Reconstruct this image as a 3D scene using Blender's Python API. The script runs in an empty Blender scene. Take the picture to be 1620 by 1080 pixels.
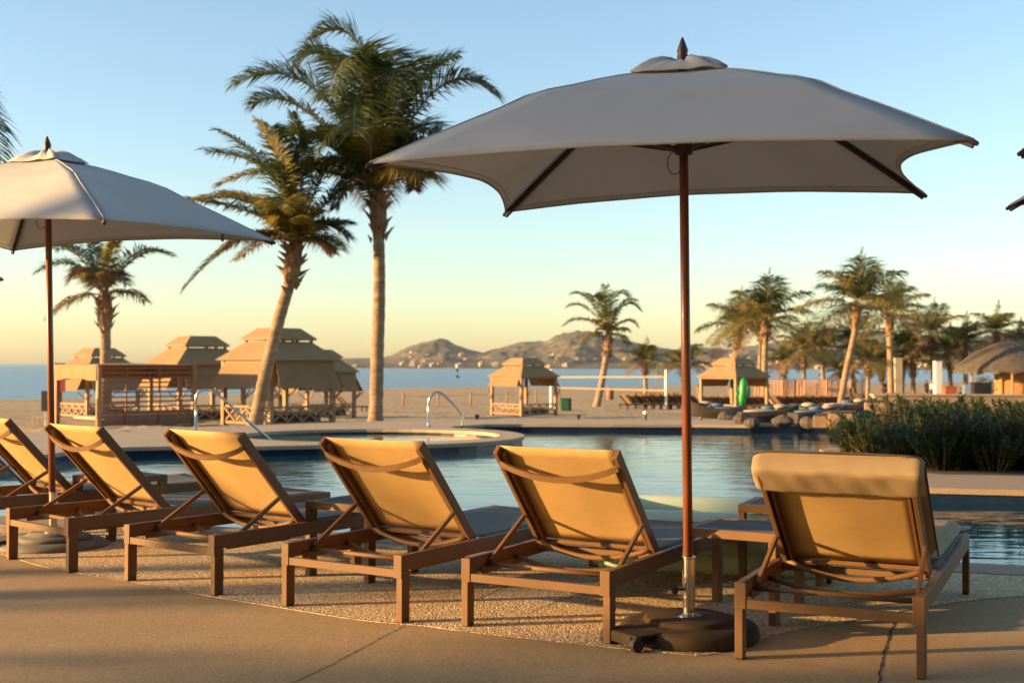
import bpy, bmesh, math, random
from mathutils import Vector, Matrix
R = math.radians
PI = math.pi
sc = bpy.context.scene
C = sc.collection
# ------------------------------------------------------------------ camera calibration
F, EYE, HY, ROLL = 1914.0, 1.30, 577.34, 0.0029
PIT = math.atan((HY-540)/F)
cp, sp = math.cos(PIT), math.sin(PIT)
cr, sr = math.cos(ROLL), math.sin(ROLL)
def ray(px, py):
    X, Y = px-810, 540-py
    X, Y = X*cr-Y*sr, X*sr+Y*cr
    return Vector((X/F, cp-Y/F*sp, sp+Y/F*cp))
def at(px, py, D):                      # world point at depth D
    d = ray(px, py); k = D/d.y
    return Vector((d.x*k, D, EYE+d.z*k))
def gp(px, py, z=0.0):                  # world point on the level z
    d = ray(px, py); k = (z-EYE)/d.z
    return Vector((d.x*k, d.y*k, z))
camd = bpy.data.cameras.new('camera'); cam = bpy.data.objects.new('camera', camd); C.objects.link(cam)
rx = Vector((cr, -sr*sp, sr*cp)); ux = Vector((-sr, -cr*sp, cr*cp)); bk = -Vector((0, cp, sp))
m = Matrix((rx, ux, bk)).transposed().to_4x4(); m.translation = Vector((0, 0, EYE))
cam.matrix_world = m
camd.sensor_width = 36; camd.lens = 36*F/1620; camd.clip_end = 30000; camd.clip_start = .05
camd.dof.use_dof = True; camd.dof.focus_distance = 6.3; camd.dof.aperture_fstop = 3.6
sc.camera = cam
# ------------------------------------------------------------------ light
SUN_EL, SUN_AZ = 9.3, 99.5          # degrees; azimuth is measured from +Y towards -X
sdir = Vector((-math.sin(R(SUN_AZ))*math.cos(R(SUN_EL)), math.cos(R(SUN_AZ))*math.cos(R(SUN_EL)), math.sin(R(SUN_EL))))
w = bpy.data.worlds.new('World'); sc.world = w; w.use_nodes = True
nt = w.node_tree; nt.nodes.clear()
sky = nt.nodes.new('ShaderNodeTexSky'); sky.sky_type = 'NISHITA'; sky.sun_disc = False
sky.sun_elevation = R(SUN_EL); sky.sun_rotation = R(-SUN_AZ)
sky.air_density = 1.0; sky.dust_density = 0.85; sky.ozone_density = 1.7; sky.altitude = 0
bg = nt.nodes.new('ShaderNodeBackground'); bg.inputs['Strength'].default_value = 0.108
wo = nt.nodes.new('ShaderNodeOutputWorld')
nt.links.new(sky.outputs[0], bg.inputs[0]); nt.links.new(bg.outputs[0], wo.inputs[0])
sl = bpy.data.lights.new('sun', 'SUN'); sl.energy = 5.0; sl.angle = R(0.5); sl.color = (1.0, .62, .26)
so = bpy.data.objects.new('sun', sl); C.objects.link(so); so.rotation_euler = sdir.to_track_quat('Z', 'Y').to_euler()
so.location = sdir*60
sc.view_settings.view_transform = 'Standard'; sc.view_settings.look = 'None'
sc.view_settings.gamma = 1; sc.view_settings.exposure = 1.62
sc.cycles.max_bounces = 6; sc.cycles.transparent_max_bounces = 6; sc.cycles.caustics_reflective = False
sc.cycles.caustics_refractive = False; sc.cycles.sample_clamp_indirect = 4
sc.cycles.use_denoising = True
# ------------------------------------------------------------------ materials
class NT:
    def __init__(s, name):
        s.m = bpy.data.materials.new(name); s.m.use_nodes = True; s.t = s.m.node_tree
        s.b = s.t.nodes['Principled BSDF']; s.o = s.t.nodes['Material Output']
    def n(s, typ, **k):
        nd = s.t.nodes.new(typ)
        for a, v in k.items():
            if hasattr(nd, a): setattr(nd, a, v)
        return nd
    def l(s, a, b): s.t.links.new(a, b)
    def coord(s, kind='Object', scale=(1, 1, 1)):
        tc = s.n('ShaderNodeTexCoord'); mp = s.n('ShaderNodeMapping'); mp.inputs['Scale'].default_value = scale
        s.l(tc.outputs[kind], mp.inputs[0]); return mp.outputs[0]
    def noise(s, vec, scale, detail=4, rough=.55, dist=0):
        nd = s.n('ShaderNodeTexNoise'); nd.inputs['Scale'].default_value = scale; nd.inputs['Detail'].default_value = detail
        nd.inputs['Roughness'].default_value = rough; nd.inputs['Distortion'].default_value = dist
        s.l(vec, nd.inputs['Vector']); return nd.outputs['Fac']
    def ramp(s, fac, stops):
        r = s.n('ShaderNodeValToRGB'); s.l(fac, r.inputs[0]); e = r.color_ramp.elements
        while len(e) < len(stops): e.new(.5)
        for q, (p, c) in zip(e, stops):
            q.position = p; q.color = (*c, 1) if len(c) == 3 else c
        return r.outputs[0]
    def mix(s, fac, a, b, mode='MIX'):
        x = s.n('ShaderNodeMix'); x.data_type = 'RGBA'; x.blend_type = mode
        for sock, v in ((x.inputs[0], fac), (x.inputs[6], a), (x.inputs[7], b)):
            if hasattr(v, 'is_output'): s.l(v, sock)
            else: sock.default_value = v if isinstance(v, (int, float)) else (*v, 1)
        return x.outputs[2]
    def bump(s, h, strength, dist, prev=None):
        b = s.n('ShaderNodeBump'); b.inputs['Strength'].default_value = strength; b.inputs['Distance'].default_value = dist
        s.l(h, b.inputs['Height'])
        if prev is not None: s.l(prev, b.inputs['Normal'])
        return b.outputs[0]
def mat(name, col, col2=None, rough=.6, metal=0, scale=3, bump=None, trans=0, spec=.5, kind='Object', stretch=(1, 1, 1), rnd=0.0, coat=0):
    t = NT(name); v = t.coord(kind, stretch)
    c2 = col2 or tuple(x*.75 for x in col)
    f = t.noise(v, scale, 6, .6)
    c = t.ramp(f, [(.3, c2), (.7, col)])
    if rnd:
        oi = t.n('ShaderNodeObjectInfo'); hs = t.n('ShaderNodeHueSaturation')
        mr = t.n('ShaderNodeMapRange'); mr.inputs[3].default_value = 1-rnd; mr.inputs[4].default_value = 1+rnd
        t.l(oi.outputs['Random'], mr.inputs[0]); t.l(mr.outputs[0], hs.inputs['Value']); t.l(c, hs.inputs['Color']); c = hs.outputs[0]
    t.l(c, t.b.inputs['Base Color']); t.b.inputs['Roughness'].default_value = rough; t.b.inputs['Metallic'].default_value = metal
    t.b.inputs['Specular IOR Level'].default_value = spec; t.b.inputs['Coat Weight'].default_value = coat
    if bump:
        nrm = t.bump(t.noise(v, bump[0], 5, .6), bump[1], bump[2]); t.l(nrm, t.b.inputs['Normal'])
    if trans:
        tr = t.n('ShaderNodeBsdfTranslucent'); t.l(c, tr.inputs[0]); ms = t.n('ShaderNodeMixShader'); ms.inputs[0].default_value = trans
        t.l(t.b.outputs[0], ms.inputs[1]); t.l(tr.outputs[0], ms.inputs[2]); t.l(ms.outputs[0], t.o.inputs[0])
    return t.m
M = {}
M['frame'] = mat('brown_metal', (.178, .094, .040), (.14, .073, .031), .55, 0, 6, (60, .15, .002), spec=.22, rnd=.06)
def sling_mat():
    t = NT('sling_mesh'); v = t.coord()
    f = t.noise(v, 3, 5, .6); c = t.ramp(f, [(.3, (.47, .295, .105)), (.7, (.545, .345, .130))])
    st = t.noise(t.coord(scale=(2.2, 2.2, 9)), 2.2, 5, .7); c = t.mix(t.ramp(st, [(.56, (0, 0, 0)), (.8, (.5, .5, .5))]), c, (.28, .18, .09))
    wv = t.noise(t.coord(scale=(1, 1, 1)), 420, 1, .5)
    t.l(c, t.b.inputs['Base Color']); t.b.inputs['Roughness'].default_value = .75
    t.l(t.bump(t.noise(t.coord(scale=(1, 1, 1)), 5, 3, .5), .25, .012, t.bump(wv, .5, .0012)), t.b.inputs['Normal'])
    tr = t.n('ShaderNodeBsdfTranslucent'); t.l(c, tr.inputs[0]); ms = t.n('ShaderNodeMixShader'); ms.inputs[0].default_value = .12
    t.l(t.b.outputs[0], ms.inputs[1]); t.l(tr.outputs[0], ms.inputs[2]); t.l(ms.outputs[0], t.o.inputs[0]); return t.m
M['sling'] = sling_mat()
M['seat'] = mat('seat_mesh', (.115, .095, .068), (.09, .075, .055), .8, 0, 4, (400, .3, .001))
M['beachsling'] = mat('beach_sling', (.24, .14, .07), (.17, .10, .05), .8, rnd=.25)
M['slat'] = mat('table_slat', (.085, .06, .045), (.06, .042, .03), .6, 0, 6, spec=.25)
M['cushion'] = mat('cushion_fabric', (.37, .26, .14), (.30, .205, .11), .85, 0, 3, (14, .35, .005), trans=.05)
M['piping'] = mat('piping', (.10, .07, .045), None, .8)
M['canopy'] = mat('canopy_fabric', (.69, .67, .63), (.62, .60, .56), .85, 0, 1.6, (2.2, .35, .03), trans=.36)
M['hem'] = mat('canopy_hem', (.40, .375, .33), (.36, .34, .30), .9)
M['wood'] = mat('pole_wood', (.26, .085, .035), (.13, .04, .018), .38, 0, 5, (30, .2, .002), stretch=(6, 6, .6), spec=.5, coat=.2)
M['darkwood'] = mat('rib_wood', (.075, .03, .018), (.045, .02, .012), .5)
M['steel'] = mat('steel', (.62, .58, .52), (.5, .46, .42), .22, 1, 8)
M['rail'] = mat('rail_steel', (.58, .58, .54), (.5, .5, .46), .2, 1, 4)
M['base'] = mat('base_plastic', (.030, .020, .010), (.075, .048, .024), .75, 0, 5, (25, .5, .004), spec=.15)
M['basegrey'] = mat('base_grey', (.12, .11, .085), (.20, .175, .13), .8, 0, 6, (20, .5, .004))
M['rubber'] = mat('rubber', (.02, .02, .02), (.035, .03, .025), .7)
M['cord'] = mat('cord', (.06, .045, .03), None, .8)
M['greenpvc'] = mat('green_vinyl', (.66, .76, .60), (.60, .70, .55), .35, 0, 2, (2, .3, .02), trans=.3)
M['canvas'] = mat('cabana_canvas', (.36, .225, .105), (.30, .185, .085), .85, 0, 1.2, (2.5, .4, .03), trans=.18)
M['curtain_shaded'] = mat('cabana_curtain_shaded', (.29, .17, .07), (.24, .14, .058), .85, 0, 1.2, (2.5, .4, .03), trans=.15)  # canvas tone darkened to paint in the roof's shade on the flaps
M['post'] = mat('post_wood', (.36, .21, .10), (.25, .14, .065), .7, 0, 3, (14, .4, .01), stretch=(3, 3, .5), rnd=.1)
M['redwood'] = mat('slat_wood', (.26, .105, .045), (.17, .068, .03), .6, 0, 4, stretch=(3, 3, .6), rnd=.1)
M['tan'] = mat('pale_wood', (.52, .41, .26), (.42, .31, .19), .75, 0, 3, rnd=.1)
M['white'] = mat('white_paint', (.74, .70, .62), (.66, .62, .54), .6)
M['black'] = mat('black_paint', (.018, .018, .02), None, .5)
M['red'] = mat('red_paint', (.36, .035, .04), None, .6)
M['green'] = mat('green_paint', (.03, .14, .07), None, .5)
M['toy'] = mat('green_float', (.03, .36, .06), (.022, .28, .045), .35, trans=.2)
M['thatch'] = mat('thatch', (.12, .095, .065), (.06, .048, .034), .95, 0, 5, (22, 1, .08), stretch=(1, 1, .35))
M['bamboo'] = mat('bamboo', (.46, .25, .09), (.33, .17, .06), .6, 0, 5)
M['stone'] = mat('planter_stone', (.28, .18, .10), (.19, .12, .07), .85, 0, 3, (12, .6, .02), rnd=.2)
M['rock'] = mat('boulder', (.13, .10, .075), (.05, .04, .032), .9, 0, 4, (8, .8, .04))
M['wicker'] = mat('wicker', (.055, .035, .024), (.03, .02, .015), .7, 0, 30, (60, .7, .006), rnd=.2)
M['pillow'] = mat('light_cushion', (.44, .36, .26), (.34, .27, .19), .85, rnd=.15)
M['lime'] = mat('lime_cushion', (.42, .48, .16), None, .85)
M['blue'] = mat('blue_cushion', (.10, .17, .22), None, .85)
M['skin'] = mat('skin', (.45, .26, .17), None, .6)
M['shirt'] = mat('dark_shirt', (.03, .03, .04), None, .8)
M['shirt2'] = mat('pink_shirt', (.5, .16, .16), None, .8)
M['shirt3'] = mat('white_shirt', (.6, .58, .55), None, .8)
M['hair'] = mat('hair', (.02, .013, .01), None, .6)
M['orange'] = mat('orange_fabric', (.48, .10, .03), None, .7)
M['plaster'] = mat('plaster', (.46, .37, .26), (.38, .30, .21), .85, rnd=.25)
M['plaster2'] = mat('plaster_tan', (.45, .32, .19), (.38, .26, .15), .85, rnd=.25)
M['blocker'] = mat('blocker_stucco', (.16, .09, .05), (.12, .07, .04), .9)
M['bark'] = mat('stem_bark', (.13, .085, .045), (.07, .045, .025), .85)
M['trunk'] = mat('palm_trunk', (.36, .255, .15), (.13, .09, .055), .9, 0, 4, (16, .9, .02), stretch=(1, 1, 2.5), rnd=.08)
M['boot'] = mat('palm_boots', (.30, .18, .085), (.13, .075, .04), .9, 0, 6, (14, .8, .02))
def leaf_mat(name, a, b, trans=.32, rough=.45, sc_=1.3):
    t = NT(name); v = t.coord()
    f = t.noise(v, sc_, 3, .6); f2 = t.noise(v, 9, 2, .5)
    c = t.ramp(f, [(.32, a), (.68, b)]); c = t.mix(t.ramp(f2, [(.35, (0, 0, 0)), (.75, (.5, .5, .5))]), c, tuple(x*.55 for x in a))
    t.l(c, t.b.inputs['Base Color']); t.b.inputs['Roughness'].default_value = rough
    hs = t.n('ShaderNodeHueSaturation'); hs.inputs['Value'].default_value = 1.5; t.l(c, hs.inputs['Color'])
    tr = t.n('ShaderNodeBsdfTranslucent'); t.l(hs.outputs[0], tr.inputs[0]); ms = t.n('ShaderNodeMixShader'); ms.inputs[0].default_value = trans
    t.l(t.b.outputs[0], ms.inputs[1]); t.l(tr.outputs[0], ms.inputs[2]); t.l(ms.outputs[0], t.o.inputs[0]); return t.m
M['leaf'] = leaf_mat('palm_leaf', (.040, .064, .016), (.105, .115, .024), .40)
M['leafy'] = leaf_mat('palm_leaf_yellow', (.18, .155, .03), (.28, .215, .045), .42)
M['leafd'] = leaf_mat('palm_leaf_dry', (.17, .10, .045), (.27, .17, .08), .2, .7)
M['rachis'] = mat('palm_rachis', (.27, .22, .07), (.20, .15, .05), .5)
M['oleander'] = leaf_mat('oleander_leaf', (.022, .045, .014), (.055, .085, .022), .22, .4, 3)
def conc(name, c1, c2, agg=False, kind='Object'):
    t = NT(name); v = t.coord(kind)
    big = t.noise(v, .9, 5, .6); fine = t.noise(v, 52, 5, .85); mid = t.noise(v, 9, 5, .65)
    c = t.ramp(big, [(.3, c2), (.7, c1)])
    if agg:
        vo = t.n('ShaderNodeTexVoronoi'); vo.inputs['Scale'].default_value = 84; t.l(v, vo.inputs['Vector'])
        sep = t.n('ShaderNodeSeparateColor'); t.l(vo.outputs['Color'], sep.inputs[0])
        c = t.mix(.8, c, t.ramp(sep.outputs[0], [(0, tuple(x*.35 for x in c1)), (.35, c2), (.75, c1), (1, (.72, .62, .48))]))
        inv = t.n('ShaderNodeMath'); inv.operation = 'SUBTRACT'; inv.inputs[0].default_value = 1; t.l(vo.outputs['Distance'], inv.inputs[1])
        n1 = t.bump(inv.outputs[0], .9, .005); n2 = t.bump(mid, .4, .006, n1)
        t.l(n2, t.b.inputs['Normal'])
    else:
        sepv = t.n('ShaderNodeTexVoronoi'); sepv.inputs['Scale'].default_value = 190; t.l(v, sepv.inputs['Vector'])
        sp_ = t.ramp(sepv.outputs['Distance'], [(0, (1, 1, 1)), (.16, (0, 0, 0))])
        c = t.mix(t.ramp(mid, [(.4, (0, 0, 0)), (.8, (.5, .5, .5))]), c, tuple(x*.55 for x in c1)); st = t.noise(v, .45, 7, .72, .8); c = t.mix(t.ramp(st, [(.52, (0, 0, 0)), (.68, (.5, .5, .5))]), c, tuple(x*.5 for x in c1))
        c = t.mix(.36, c, t.ramp(fine, [(.38, tuple(x*.4 for x in c2)), (.7, tuple(min(1, x*1.6) for x in c1))]))
        n1 = t.bump(fine, .8, .004); n2 = t.bump(mid, .35, .008, n1); t.l(n2, t.b.inputs['Normal'])
    t.l(c, t.b.inputs['Base Color']); t.b.inputs['Roughness'].default_value = .85; t.b.inputs['Specular IOR Level'].default_value = .3
    return t.m
M['conc'] = conc('smooth_concrete', (.47, .31, .145), (.33, .215, .10))
M['agg'] = conc('pebble_concrete', (.66, .46, .225), (.43, .295, .145), True)
M['cope'] = conc('coping', (.38, .285, .19), (.30, .22, .145))
M['copel'] = conc('coping_light', (.50, .39, .25), (.40, .30, .19))
M['joint'] = mat('joint_dirt', (.05, .035, .022), None, .95)
M['crumb'] = mat('joint_crumb', (.55, .46, .34), (.2, .15, .1), .9, scale=40)
M['tile'] = mat('pool_tile', (.012, .03, .075), (.008, .018, .045), .25, scale=14)
def water(name, deep, scale, stren, dist, stretch, rough=.03, ior=1.33, extra=None):
    t = NT(name); v = t.coord('Object', stretch)
    a = t.noise(v, scale, 3, .55, .6); b = t.noise(v, scale*4.3, 3, .6, .3)
    n = t.bump(a, stren, dist); n = t.bump(b, stren*.6, dist*.22, n)
    t.l(n, t.b.inputs['Normal']); t.b.inputs['Base Color'].default_value = (*deep, 1); t.b.inputs['Roughness'].default_value = rough
    t.b.inputs['IOR'].default_value = ior
    return t.m
M['pool'] = water('pool_water', (.006, .045, .062), 1.5, .6, .020, (.5, 1.5, 1))
M['spa'] = water('spa_water', (.02, .07, .08), 2.2, .4, .016, (.6, 1.2, 1))
M['sea'] = water('sea_water', (.035, .10, .155), .12, 1, 1.0, (.5, 1.6, 1), .25, 1.33)
def sand_mat():
    t = NT('sand'); v = t.coord()
    a = t.noise(v, .35, 5, .6); b = t.noise(v, 2.6, 4, .65)
    c = t.ramp(a, [(.3, (.42, .30, .165)), (.7, (.55, .41, .235))])
    c = t.mix(t.ramp(b, [(.38, (.65, .65, .65)), (.58, (0, 0, 0))]), c, (.22, .155, .10))
    t.l(c, t.b.inputs['Base Color']); t.b.inputs['Roughness'].default_value = .95; t.b.inputs['Specular IOR Level'].default_value = .1
    n = t.bump(b, 1, .14); n = t.bump(t.noise(v, 9, 3, .6), .5, .03, n); t.l(n, t.b.inputs['Normal']); return t.m
M['sand'] = sand_mat()
def hill_mat():
    t = NT('hill_scrub'); v = t.coord()
    a = t.noise(v, .011, 6, .68, .6); b = t.noise(v, .06, 5, .7)
    c = t.ramp(a, [(.40, (.050, .050, .025)), (.50, (.12, .095, .05)), (.62, (.30, .20, .11))])
    c = t.mix(t.ramp(b, [(.42, (.75, .75, .75)), (.62, (0, 0, 0))]), c, (.045, .05, .025))
    t.l(c, t.b.inputs['Base Color']); t.b.inputs['Roughness'].default_value = .95
    n = t.bump(b, 1, 7); t.l(n, t.b.inputs['Normal']); return t.m
M['hill'] = hill_mat()
# ------------------------------------------------------------------ mesh helpers
class MB:
    def __init__(s): s.v = []; s.f = []; s.m = []; s.k = 0
    def add(s, vs, fs, k=None):
        o = len(s.v); s.v += [tuple(q) for q in vs]; s.f += [tuple(i+o for i in f) for f in fs]; s.m += [s.k if k is None else k]*len(fs)
    def box(s, c, d, mtx=None):
        x, y, z = (q/2 for q in d); c = Vector(c)
        vs = [Vector((a*x, b*y, e*z)) for e in (-1, 1) for a, b in ((-1, -1), (1, -1), (1, 1), (-1, 1))]
        vs = [c+(mtx @ q if mtx else q) for q in vs]
        s.add(vs, [(3, 2, 1, 0), (4, 5, 6, 7), (0, 1, 5, 4), (1, 2, 6, 5), (2, 3, 7, 6), (3, 0, 4, 7)])
    def b2(s, lo, hi): s.box([(a+b)/2 for a, b in zip(lo, hi)], [abs(b-a) for a, b in zip(lo, hi)])
    def bar(s, p, q, w_, h_, up=(0, 0, 1)):     # rectangular bar: w across, h along up
        p, q = Vector(p), Vector(q); d = (q-p); L = d.length; d.normalize(); up = Vector(up)
        r = d.cross(up); r = r.normalized() if r.length > 1e-4 else Vector((1, 0, 0)); u = r.cross(d)
        mt = Matrix((r, d, u)).transposed(); s.box((p+q)/2, (w_, L, h_), mt)
    def tube(s, pts, rad, n=8, caps=True):
        pts = [Vector(p) for p in pts]; N = len(pts); rad = rad if isinstance(rad, (list, tuple)) else [rad]*N
        vs = []; ref = Vector((0, 0, 1)); r = None
        for i in range(N):
            d = (pts[min(i+1, N-1)]-pts[max(i-1, 0)]).normalized()
            if r is None: r = d.cross(ref if abs(d.z) < .95 else Vector((1, 0, 0))).normalized()
            else: r = (r-d*r.dot(d)).normalized()
            u = d.cross(r)
            vs += [pts[i]+(r*math.cos(a)+u*math.sin(a))*rad[i] for a in (2*PI*j/n for j in range(n))]
        fs = [(i*n+j, i*n+(j+1) % n, (i+1)*n+(j+1) % n, (i+1)*n+j) for i in range(N-1) for j in range(n)]
        if caps: fs += [tuple(range(n-1, -1, -1)), tuple((N-1)*n+j for j in range(n))]
        s.add(vs, fs)
    def lathe(s, prof, n=24, c=(0, 0, 0)):
        vs = [(c[0]+r*math.cos(2*PI*j/n), c[1]+r*math.sin(2*PI*j/n), c[2]+z) for r, z in prof for j in range(n)]
        fs = [(i*n+j, i*n+(j+1) % n, (i+1)*n+(j+1) % n, (i+1)*n+j) for i in range(len(prof)-1) for j in range(n)]
        fs += [tuple(range(n-1, -1, -1)), tuple((len(prof)-1)*n+j for j in range(n))]
        s.add(vs, fs)
    def ball(s, c, rx, ry, rz, n=12, m_=8):
        s.lathe([(max(1e-3, math.sin(PI*i/m_)), -math.cos(PI*i/m_)) for i in range(m_+1)], n)
        k = (m_+1)*n
        for i in range(len(s.v)-k, len(s.v)):
            x, y, z = s.v[i]; s.v[i] = (c[0]+x*rx, c[1]+y*ry, c[2]+z*rz)
    def build(s, name, mats, parent=None, smooth=False, bevel=0, loc=None, rz=0, thick=0):
        me = bpy.data.meshes.new(name); me.from_pydata(s.v, [], s.f); me.validate()
        mats = mats if isinstance(mats, (list, tuple)) else [mats]
        for q in mats: me.materials.append(M[q] if isinstance(q, str) else q)
        if len(mats) > 1 and len(me.polygons) == len(s.m): me.polygons.foreach_set('material_index', s.m)
        if smooth: me.polygons.foreach_set('use_smooth', [True]*len(me.polygons))
        me.update(); o = bpy.data.objects.new(name, me); C.objects.link(o)
        if parent: o.parent = parent
        if loc is not None: o.location = loc
        o.rotation_euler.z = rz
        if bevel:
            b = o.modifiers.new('bevel', 'BEVEL'); b.width = bevel; b.segments = 2; b.limit_method = 'ANGLE'
        if thick:
            t = o.modifiers.new('thick', 'SOLIDIFY'); t.thickness = thick
        return o
def tag(o, label=None, cat=None, group=None, kind=None):
    if label: o['label'] = label
    if cat: o['category'] = cat
    if group: o['group'] = group
    if kind: o['kind'] = kind
    return o
def thing(name, label, cat, loc=(0, 0, 0), rz=0, group=None):
    o = bpy.data.objects.new(name, None); C.objects.link(o); o.location = loc; o.rotation_euler.z = rz
    o.empty_display_size = .2
    return tag(o, label, cat, group)
def copy_tree(o, parent=None):
    c = o.copy(); C.objects.link(c); c.parent = parent
    for ch in [q for q in C.objects if q.parent == o]: copy_tree(ch, c)
    return c
def struct(o): return tag(o, kind='structure')
def bez(a, b, c, n):
    a, b, c = Vector(a), Vector(b), Vector(c)
    return [a*(1-t)**2+b*2*t*(1-t)+c*t*t for t in (i/n for i in range(n+1))]
def catmull(pts, n=6):
    P = [Vector(p) for p in pts]; P = [2*P[0]-P[1]]+P+[2*P[-1]-P[-2]]; out = []
    for i in range(1, len(P)-2):
        for j in range(n):
            t = j/n; a, b, c, d = P[i-1:i+3]
            out.append(.5*((2*b)+(c-a)*t+(2*a-5*b+4*c-d)*t*t+(3*b-a-3*c+d)*t**3))
    return out+[P[-2]]
def lerp_tab(tab, x):
    if x <= tab[0][0]: return tab[0][1]
    for (a, b), (c, d) in zip(tab, tab[1:]):
        if x <= c: return b+(d-b)*(x-a)/(c-a)
    return tab[-1][1]
def slab(name, outer, mats, z, th, holes=(), parent=None):
    """flat slab with holes: top at z, side walls th deep; mats = top, side"""
    bm = bmesh.new()
    loops = []
    for loop in [outer]+list(holes):
        vs = [bm.verts.new((p[0], p[1], z)) for p in loop]; loops.append(vs)
        for i in range(len(vs)): bm.edges.new((vs[i], vs[(i+1) % len(vs)]))
    bmesh.ops.triangle_fill(bm, use_beauty=True, use_dissolve=False, edges=bm.edges[:], normal=(0, 0, 1))
    for f in bm.faces:
        f.material_index = 0
        if f.normal.z < 0: f.normal_flip()
    for vs in loops:
        lo = [bm.verts.new((v.co.x, v.co.y, z-th)) for v in vs]; n = len(vs)
        for i in range(n):
            f = bm.faces.new((vs[i], vs[(i+1) % n], lo[(i+1) % n], lo[i])); f.material_index = len(mats)-1
    bmesh.ops.recalc_face_normals(bm, faces=bm.faces[:])
    me = bpy.data.meshes.new(name); bm.to_mesh(me); bm.free()
    for q in mats: me.materials.append(M[q])
    o = bpy.data.objects.new(name, me); C.objects.link(o); o.parent = parent
    return o
# ------------------------------------------------------------------ ground, pool, beach, sea, hills
WZ = -.16
e0, e1 = gp(0, 818), gp(1540, 893)
ed = (e1-e0).normalized(); en = Vector((-ed.y, ed.x, 0))      # along / away from the pool edge
eL, eR = e0-ed*26, e1+ed*22
deck_out = [(-60, -40), (60, -40), (60, eR.y), (eR.x, eR.y), (eL.x, eL.y), (-60, eL.y)]
struct(slab('pool_deck', deck_out, ('conc', 'tile'), 0, 1.2))
# coping band along the near edge
def strip(name, pts, width, z, m_, side=-1, th=.0):
    mb = MB(); L = []
    pts = [Vector((p[0], p[1], 0)) for p in pts]
    for i, p in enumerate(pts):
        d = (pts[min(i+1, len(pts)-1)]-pts[max(i-1, 0)]).normalized(); n = Vector((-d.y, d.x, 0))*side
        wd = width[i] if isinstance(width, (list, tuple)) else width
        L.append((Vector((p.x, p.y, z)), Vector((p.x, p.y, z))+n*wd))
    for (a, b), (c, d) in zip(L, L[1:]):
        mb.add([a, c, d, b], [(0, 1, 2, 3)])
    return mb
mb = MB(); ep = [eL+(eR-eL)*i/40 for i in range(41)]
for i in range(40):
    a, b = ep[i], ep[i+1]; o = en*.045; k = -en*.36
    mb.add([a+k+Vector((0, 0, .006)), b+k+Vector((0, 0, .006)), b+o+Vector((0, 0, .006)), a+o+Vector((0, 0, .006))], [(0, 1, 2, 3)])
    mb.add([a+o+Vector((0, 0, .006)), b+o+Vector((0, 0, .006)), b+o+Vector((0, 0, -.055)), a+o+Vector((0, 0, -.055))], [(0, 1, 2, 3)])
    mb.add([a+o+Vector((0, 0, -.055)), b+o+Vector((0, 0, -.055)), b+Vector((0, 0, -.055)), a+Vector((0, 0, -.055))], [(0, 1, 2, 3)])
struct(mb.build('pool_coping', 'cope'))
# pebble concrete field
bl = [(-160, 862), (0, 877), (33, 886), (64, 895), (125, 907), (190, 918), (213, 921), (255, 929), (332, 943), (430, 959), (504, 971),
      (578, 982), (670, 990), (720, 997), (828, 1009), (953, 1023), (1060, 1033), (1120, 1036), (1175, 1020), (1240, 1000), (1330, 985), (1430, 966), (1520, 952), (1640, 942), (1900, 938)]
low = [gp(*q) for q in bl]
lowc = catmull(low, 3)
topl = [e0-ed*4-en*.37, e1+ed*3-en*.37]
poly = [(p.x, p.y) for p in lowc]+[(topl[1].x, topl[1].y), (topl[0].x, topl[0].y)]
struct(slab('pebble_paving', poly, ('agg',), .004, .003))
rng = random.Random(3)
def crack(name, pts, w0, m_='joint', z=.0055, jit=.006):
    P = catmull([gp(*q) for q in pts], 14); mb = MB(); L = []
    for i, p in enumerate(P):
        d = (P[min(i+1, len(P)-1)]-P[max(i-1, 0)]).normalized(); n = Vector((-d.y, d.x, 0))
        p = p+n*rng.uniform(-jit, jit); ww = w0*rng.uniform(.35, 1.3)
        L.append((Vector((p.x, p.y, z))-n*ww, Vector((p.x, p.y, z))+n*ww))
    for (a, b), (c, d) in zip(L, L[1:]): mb.add([a, c, d, b], [(0, 1, 2, 3)])
    return mb.build(name, m_)
struct(crack('deck_joint', [(1388, 1090), (1400, 1030), (1410, 1000), (1425, 962)], .006, z=.0015))
struct(crack('deck_joint', [(430, 1095), (520, 1053), (600, 1010), (640, 990)], .0035, z=.0015))
struct(crack('deck_joint', [(745, 952), (780, 938), (810, 925), (842, 918)], .003))
struct(crack('deck_joint', [(832, 972), (870, 957), (905, 944)], .003))
struct(crack('deck_joint', [(-30, 872), (33, 885.5), (64, 894.5), (125, 906.5), (190, 917.5), (255, 928.5), (332, 942.5), (430, 958.5), (578, 981.5), (670, 989.5)], .003))
struct(crack('deck_joint', [(720, 997.5), (828, 1009.5), (953, 1023.5), (1060, 1032), (1150, 1037), (1240, 1048), (1340, 1060)], .005, 'crumb', .0065, .012))
struct(crack('deck_joint', [(35, 886.5), (60, 894), (90, 901)], .005, 'crumb', .0065, .006))
struct(crack('deck_joint', [(130, 909), (190, 919), (250, 929)], .005, 'crumb', .0065, .006))
# pool water
mb = MB(); mb.add([(-40, 2, WZ), (40, 2, WZ), (40, 26.5, WZ), (14, 26.8, WZ), (5, 27.6, WZ), (-1, 27.2, WZ), (-4, 25.6, WZ), (-6, 24.4, WZ), (-10, 21.8, WZ), (-40, 20.4, WZ)], [tuple(range(10))]); struct(mb.build('pool_water', 'pool'))
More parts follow.
